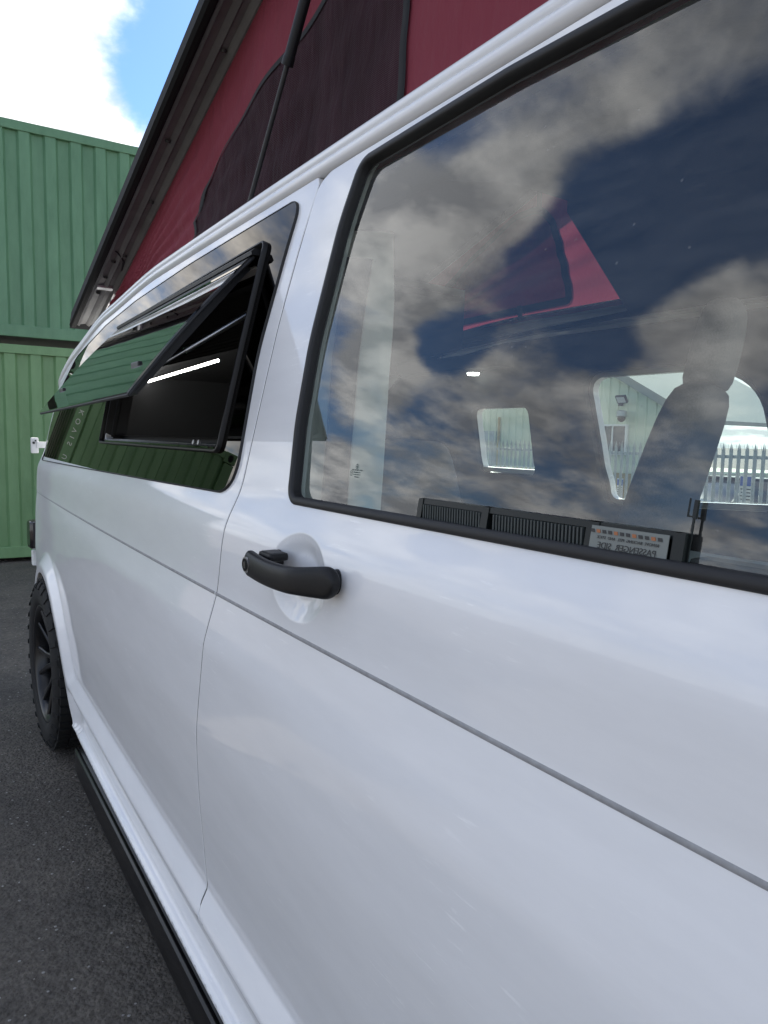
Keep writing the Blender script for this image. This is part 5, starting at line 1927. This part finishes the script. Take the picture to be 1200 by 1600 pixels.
def building():
    # gable wall runs along Y at x = 18, ridge at y = 14.6
    root = empty('industrial_building', (18.0, 16.0, GZ0))
    tag(root, 'pale green ribbed metal unit with gable roof and yellow brick plinth beyond the fence', 'building')
    Y0, Y1, YR = -4.4, 14.0, 4.0          # local y ends and ridge
    def top(y): return 4.10 + 0.535 * 5.876 - 0.535 * abs(y - YR)
    # profiled cladding
    prof = []
    y = Y0
    while y < Y1:
        for dy, d in ((0, 0), (0.025, -0.035), (0.075, -0.035), (0.10, 0), (0.34, 0)):
            if y + dy <= Y1: prof.append((y + dy, d))
        y += 0.34
    vs, fs = [], []
    for yy, d in prof:
        vs += [(d, yy, 1.22), (d, yy, max(1.25, top(yy) - 0.05))]
    win = (-1.95, -1.05, 2.02, 2.86)
    for i in range(len(prof) - 1):
        fs.append((2 * i, 2 * i + 2, 2 * i + 3, 2 * i + 1))
    o = mesh_obj('cladding', vs, fs, CLAD, root); recalc(o)
    MB().box((3.5, (Y0 + Y1) / 2, 0.65), (6.8, Y1 - Y0 - 0.1, 1.3)).build('inner_wall', CLAD, root)
    # brick plinth, each course of blocks proud in a grid
    MB().box((0.10, (Y0 + Y1) / 2, 0.61), (0.12, Y1 - Y0, 1.22)).build('plinth', BRICK, root)
    # roof and verge trim
    for s in (-1, 1):
        yend = Y1 + 0.1 if s > 0 else Y0 - 0.1
        m = MB()
        q = []
        for x in (-0.14, 7.0):
            q.append([(x, YR, top(YR) + 0.02), (x, yend, top(yend) + 0.02), (x, yend, top(yend) + 0.14), (x, YR, top(YR) + 0.14)])
        m.loft(q); m.build('roof', ROOFSH, root)
        m = MB()
        q = []
        for x in (-0.17, -0.145):
            q.append([(x, YR, top(YR) - 0.10), (x, yend, top(yend) - 0.10), (x, yend, top(yend) + 0.16), (x, YR, top(YR) + 0.16)])
        m.loft(q); m.build('verge_trim', ROOFSH, root)
    # window by the plinth
    wy, wz = -1.62, 2.25
    w = MB()
    for c, s in (((-0.06, wy, wz + 0.44), (0.10, 0.92, 0.06)), ((-0.06, wy, wz - 0.44), (0.12, 0.98, 0.06)), ((-0.06, wy - 0.44, wz), (0.10, 0.06, 0.82)), ((-0.06, wy + 0.44, wz), (0.10, 0.06, 0.82)), ((-0.055, wy + 0.08, wz), (0.06, 0.05, 0.82))):
        w.box(c, s, bev=0.005)
    wf = w.build('window_frame', WHITEPL, root)
    MB().box((-0.042, wy, wz), (0.02, 0.84, 0.84)).build('pane', SMOKED, wf)
    MB().tube([(-0.09, 3.55, 1.2), (-0.09, 3.55, 3.0)], 0.05, 10).build('downpipe', BRICK, root, auto=40)
    MB().box((0.0, 4.2, 1.5), (0.06, 0.9, 2.0), bev=0.01).build('door', GALV, root)
    return root


building()


def floodlight():
    root = empty('floodlight', (17.9, 13.98, 2.55))
    tag(root, 'square grey floodlight on a short arm high on the ribbed gable wall', 'floodlight')
    MB().box((0.02, 0.22, -0.05), (0.1, 0.12, 0.14), bev=0.01).build('wall_box', DSTEEL, root)
    MB().tube([(0.0, 0.22, -0.05), (-0.25, 0.05, 0.0)], 0.02, 8).build('arm', DSTEEL, root)
    rot = Matrix.Rotation(R_(-35), 3, 'Y')
    MB().box((-0.30, -0.05, 0.06), (0.08, 0.36, 0.26), rot=rot, bev=0.015).build('lamp_body', DSTEEL, root)
    MB().box(Vector((-0.30, -0.05, 0.06)) + rot @ Vector((-0.043, 0, 0)), (0.01, 0.29, 0.19), rot=rot).build('lens', HEADL, root)


floodlight()


def cctv():
    root = empty('security_camera', (17.9, 13.9, 2.12))
    tag(root, 'grey dome security camera hanging from a wall bracket below the floodlight', 'security camera')
    MB().box((0.03, 0.27, 0.10), (0.08, 0.14, 0.16), bev=0.01).build('wall_plate', GALV, root)
    MB().tube([(0.0, 0.27, 0.12), (-0.15, 0.15, 0.14), (-0.30, 0.0, 0.12)], 0.025, 8).build('arm', GALV, root, auto=50)
    m = MB(); m.tube([(-0.30, 0, 0.16), (-0.30, 0, 0.13), (-0.30, 0, -0.02), (-0.30, 0, -0.05)], [0.05, 0.15, 0.16, 0.12], 18); m.build('housing', GALV, root, auto=40)
    m = MB(); m.tube([(-0.30, 0, -0.05), (-0.30, 0, -0.10), (-0.30, 0, -0.17), (-0.30, 0, -0.20)], [0.12, 0.125, 0.08, 0.02], 18); m.build('dome', SMOKED, root, auto=60)


cctv()


def fence():
    x, y0, y1 = 12.2, 3.0, 17.5
    root = empty('palisade_fence', (x, y0, GZ0))
    tag(root, 'galvanised steel palisade fence with pointed split-top pales along the yard edge', 'fence')
    ln = y1 - y0
    H = 2.19
    for z in (0.30, 1.93):
        m = MB()
        m.loft([[(0.0, yy, z - 0.03), (0.006, yy, z - 0.03), (0.006, yy, z + 0.03), (0.0, yy, z + 0.03)] for yy in (0, ln)])
        m.loft([[(0.0065, yy, z + 0.024), (0.05, yy, z + 0.024), (0.05, yy, z + 0.03), (0.0065, yy, z + 0.03)] for yy in (0, ln)])
        m.build('rail', GALV, root)
    post = None
    for yy in np.arange(0.2, ln, 2.75):
        if post is None:
            post = MB().box((0, 0, 0.99), (0.09, 0.055, 1.98)).build('post', GALV, root, loc=(0.09, yy, 0))
        else:
            c = post.copy(); c.location = (0.09, yy, 0); COL.objects.link(c); c.parent = root
    # a W-section pale with three splayed points
    m = MB()
    w = 0.0345
    sec = [(-w, 0.006), (-w * 0.6, -0.012), (0.0, -0.002), (w * 0.6, -0.012), (w, 0.006)]
    rows = [(0.05, 1.0, 0.0), (H - 0.16, 1.0, 0.0)]
    vs, fs = [], []
    for z, s, bx in rows:
        for yv, xv in sec: vs.append((xv - 0.012, yv * s, z))
    k = len(sec)
    for j in range(k - 1): fs.append((j, j + 1, k + j + 1, k + j))
    # splayed tips
    b = len(vs)
    vs += [(-0.05, -w * 1.15, H - 0.03), (-0.016, 0.0, H), (-0.05, w * 1.15, H - 0.03)]
    fs += [(k + 0, k + 1, b), (k + 1, k + 2, k + 3, b + 1), (k + 3, k + 4, b + 2)]
    pale = mesh_obj('pale', vs, fs, GALV, root, loc=(0, 0.075, 0))
    sol = pale.modifiers.new('thickness', 'SOLIDIFY'); sol.thickness = 0.004
    yy = 0.225
    while yy < ln:
        c = pale.copy(); c.location = (0, yy, 0); COL.objects.link(c); c.parent = root
        yy += 0.15


fence()


def car(name, loc, rz, paint, label):
    root = empty(name, loc, rz)
    tag(root, label, 'car', 'cars parked behind the palisade fence')
    Wd = 0.86
    prof = [(-2.1, 0.35), (-2.12, 0.62), (-1.95, 0.86), (-1.0, 0.95), (0.9, 0.97), (1.85, 0.93), (2.05, 0.70), (2.05, 0.35)]
    rings = []
    for x, s, dz in ((-Wd, 0.97, 0.0), (-Wd * 0.96, 1.0, 0.015), (0, 1.0, 0.04), (Wd * 0.96, 1.0, 0.015), (Wd, 0.97, 0.0)):
        rings.append([(x, y * s, z + (dz if z > 0.8 else 0)) for y, z in prof])
    o = MB().loft(rings).build('body', paint, root, smooth=True); recalc(o); o.data.set_sharp_from_angle(angle=R_(40))
    cab = [(-1.15, 0.94), (-0.45, 1.38), (0.75, 1.42), (1.55, 0.96)]
    rings = []
    for x, s, t in ((-0.78, 1.0, 0.94), (-0.60, 0.97, 1.0), (0, 0.97, 1.03), (0.60, 0.97, 1.0), (0.78, 1.0, 0.94)):
        rings.append([(x * (1 if z < 1 else 0.86), y, 0.94 + (z - 0.94) * t) for y, z in cab])
    g = MB().loft(rings).build('windows', SMOKED, root, smooth=True); recalc(g); g.data.set_sharp_from_angle(angle=R_(40))
    MB().loft([[(x, y, z) for y, z in ((-0.50, 1.385), (0.78, 1.43), (0.78, 1.455), (-0.45, 1.425))] for x in (-0.62, 0.62)]).build('roof', paint, root)
    for sx in (-1, 1):
        m = MB()
        for a, b_ in (((-1.15, 0.95), (-0.47, 1.40)), ((0.20, 0.95), (0.16, 1.42)), ((1.55, 0.96), (0.76, 1.43))):
            m.tube([(sx * 0.80, a[0], a[1]), (sx * 0.65, b_[0], b_[1])], 0.035, 6)
        m.build('pillars', paint, root)
        MB().box((sx * 0.92, -0.85, 1.0), (0.12, 0.10, 0.11), bev=0.02).build('wing_mirror', paint, root)
        for y in (-1.3, 1.3):
            wr = MB().tube([(sx * 0.70, y, 0.32), (sx * 0.72, y, 0.32), (sx * 0.86, y, 0.32), (sx * 0.875, y, 0.32)], [0.28, 0.32, 0.32, 0.28], 24).build('wheel', TYRE, root, auto=40)
            MB().tube([(sx * 0.86, y, 0.32), (sx * 0.885, y, 0.32)], [0.21, 0.19], 20).build('rim', GALV, wr, auto=40)
        MB().box((sx * 0.62, -2.09, 0.68), (0.34, 0.06, 0.12), bev=0.02).build('headlight', HEADL, root)
        MB().box((sx * 0.68, 2.03, 0.74), (0.26, 0.06, 0.14), bev=0.02).build('tail_light', REDPL, root)
    return root


car('parked_car', (15.3, 8.6, GZ0), R_(82), CARDARK, 'dark hatchback parked behind the palisade fence, farther left of the two cars')
car('parked_car', (14.6, 5.2, GZ0), R_(96), CARSILVER, 'silver hatchback parked behind the palisade fence beside the dark one')


def sign(loc, w, h, label, rz=0.0):
    root = empty('notice_board', loc, rz)
    tag(root, label, 'sign')
    MB().box((0, 0, 0), (0.02, w, h), bev=0.003).build('board', WHITEPL, root)
    MB().box((-0.0118, 0, h * 0.30), (0.002, w * 0.9, h * 0.30)).build('blue_heading', BLUEPR, root)
    m = MB()
    for i in range(4): m.box((-0.0118, 0, h * (0.05 - 0.11 * i)), (0.002, w * (0.8 - 0.1 * (i % 2)), h * 0.035))
    m.build('print_lines', PRINT, root)


sign((17.9, 14.05, GZ0 + 0.75), 0.22, 0.62, 'small white notice with a blue heading on the yellow brick plinth')
for sx_, sy_ in ((13.4, 7.6),):
    sign((sx_, sy_, GZ0 + 1.25), 0.30, 0.62, 'white notice board with a blue heading on a post behind the fence')
    p = empty('sign_post', (sx_ + 0.04, sy_, GZ0))
    tag(p, 'thin grey post carrying the white notice board behind the fence', 'post')
    MB().tube([(0, 0, 0), (0, 0, 1.6)], 0.03, 10).build('pole', GALV, p, auto=40)
    MB().tube([(0, 0, 0), (0, 0, 0.03)], 0.07, 10).build('foot', GALV, p, auto=40)


def shed():
    root = empty('grey_shed', (22.0, 6.0, GZ0))
    tag(root, 'low grey flat-roofed unit far behind the parked cars', 'building')
    MB().box((2.5, 0, 0.85), (5, 9.0, 1.7)).build('wall', GALV, root)
    MB().box((2.4, 0, 1.76), (5.3, 9.3, 0.12)).build('roof', ROOFSH, root)
    for y in (-3, -1, 1, 3):
        f = MB().box((-0.02, y, 1.0), (0.05, 0.95, 0.6), bev=0.005).build('window_frame', WHITEPL, root)
        MB().box((-0.05, y, 1.0), (0.02, 0.82, 0.48)).build('pane', SMOKED, f)


shed()

# van root sits at the middle of its footprint
base = Vector((VAN_W / 2, 1.25, 0))
for ch in list(van.children):
    ch.matrix_parent_inverse = Matrix.Translation(-base)
van.location = base
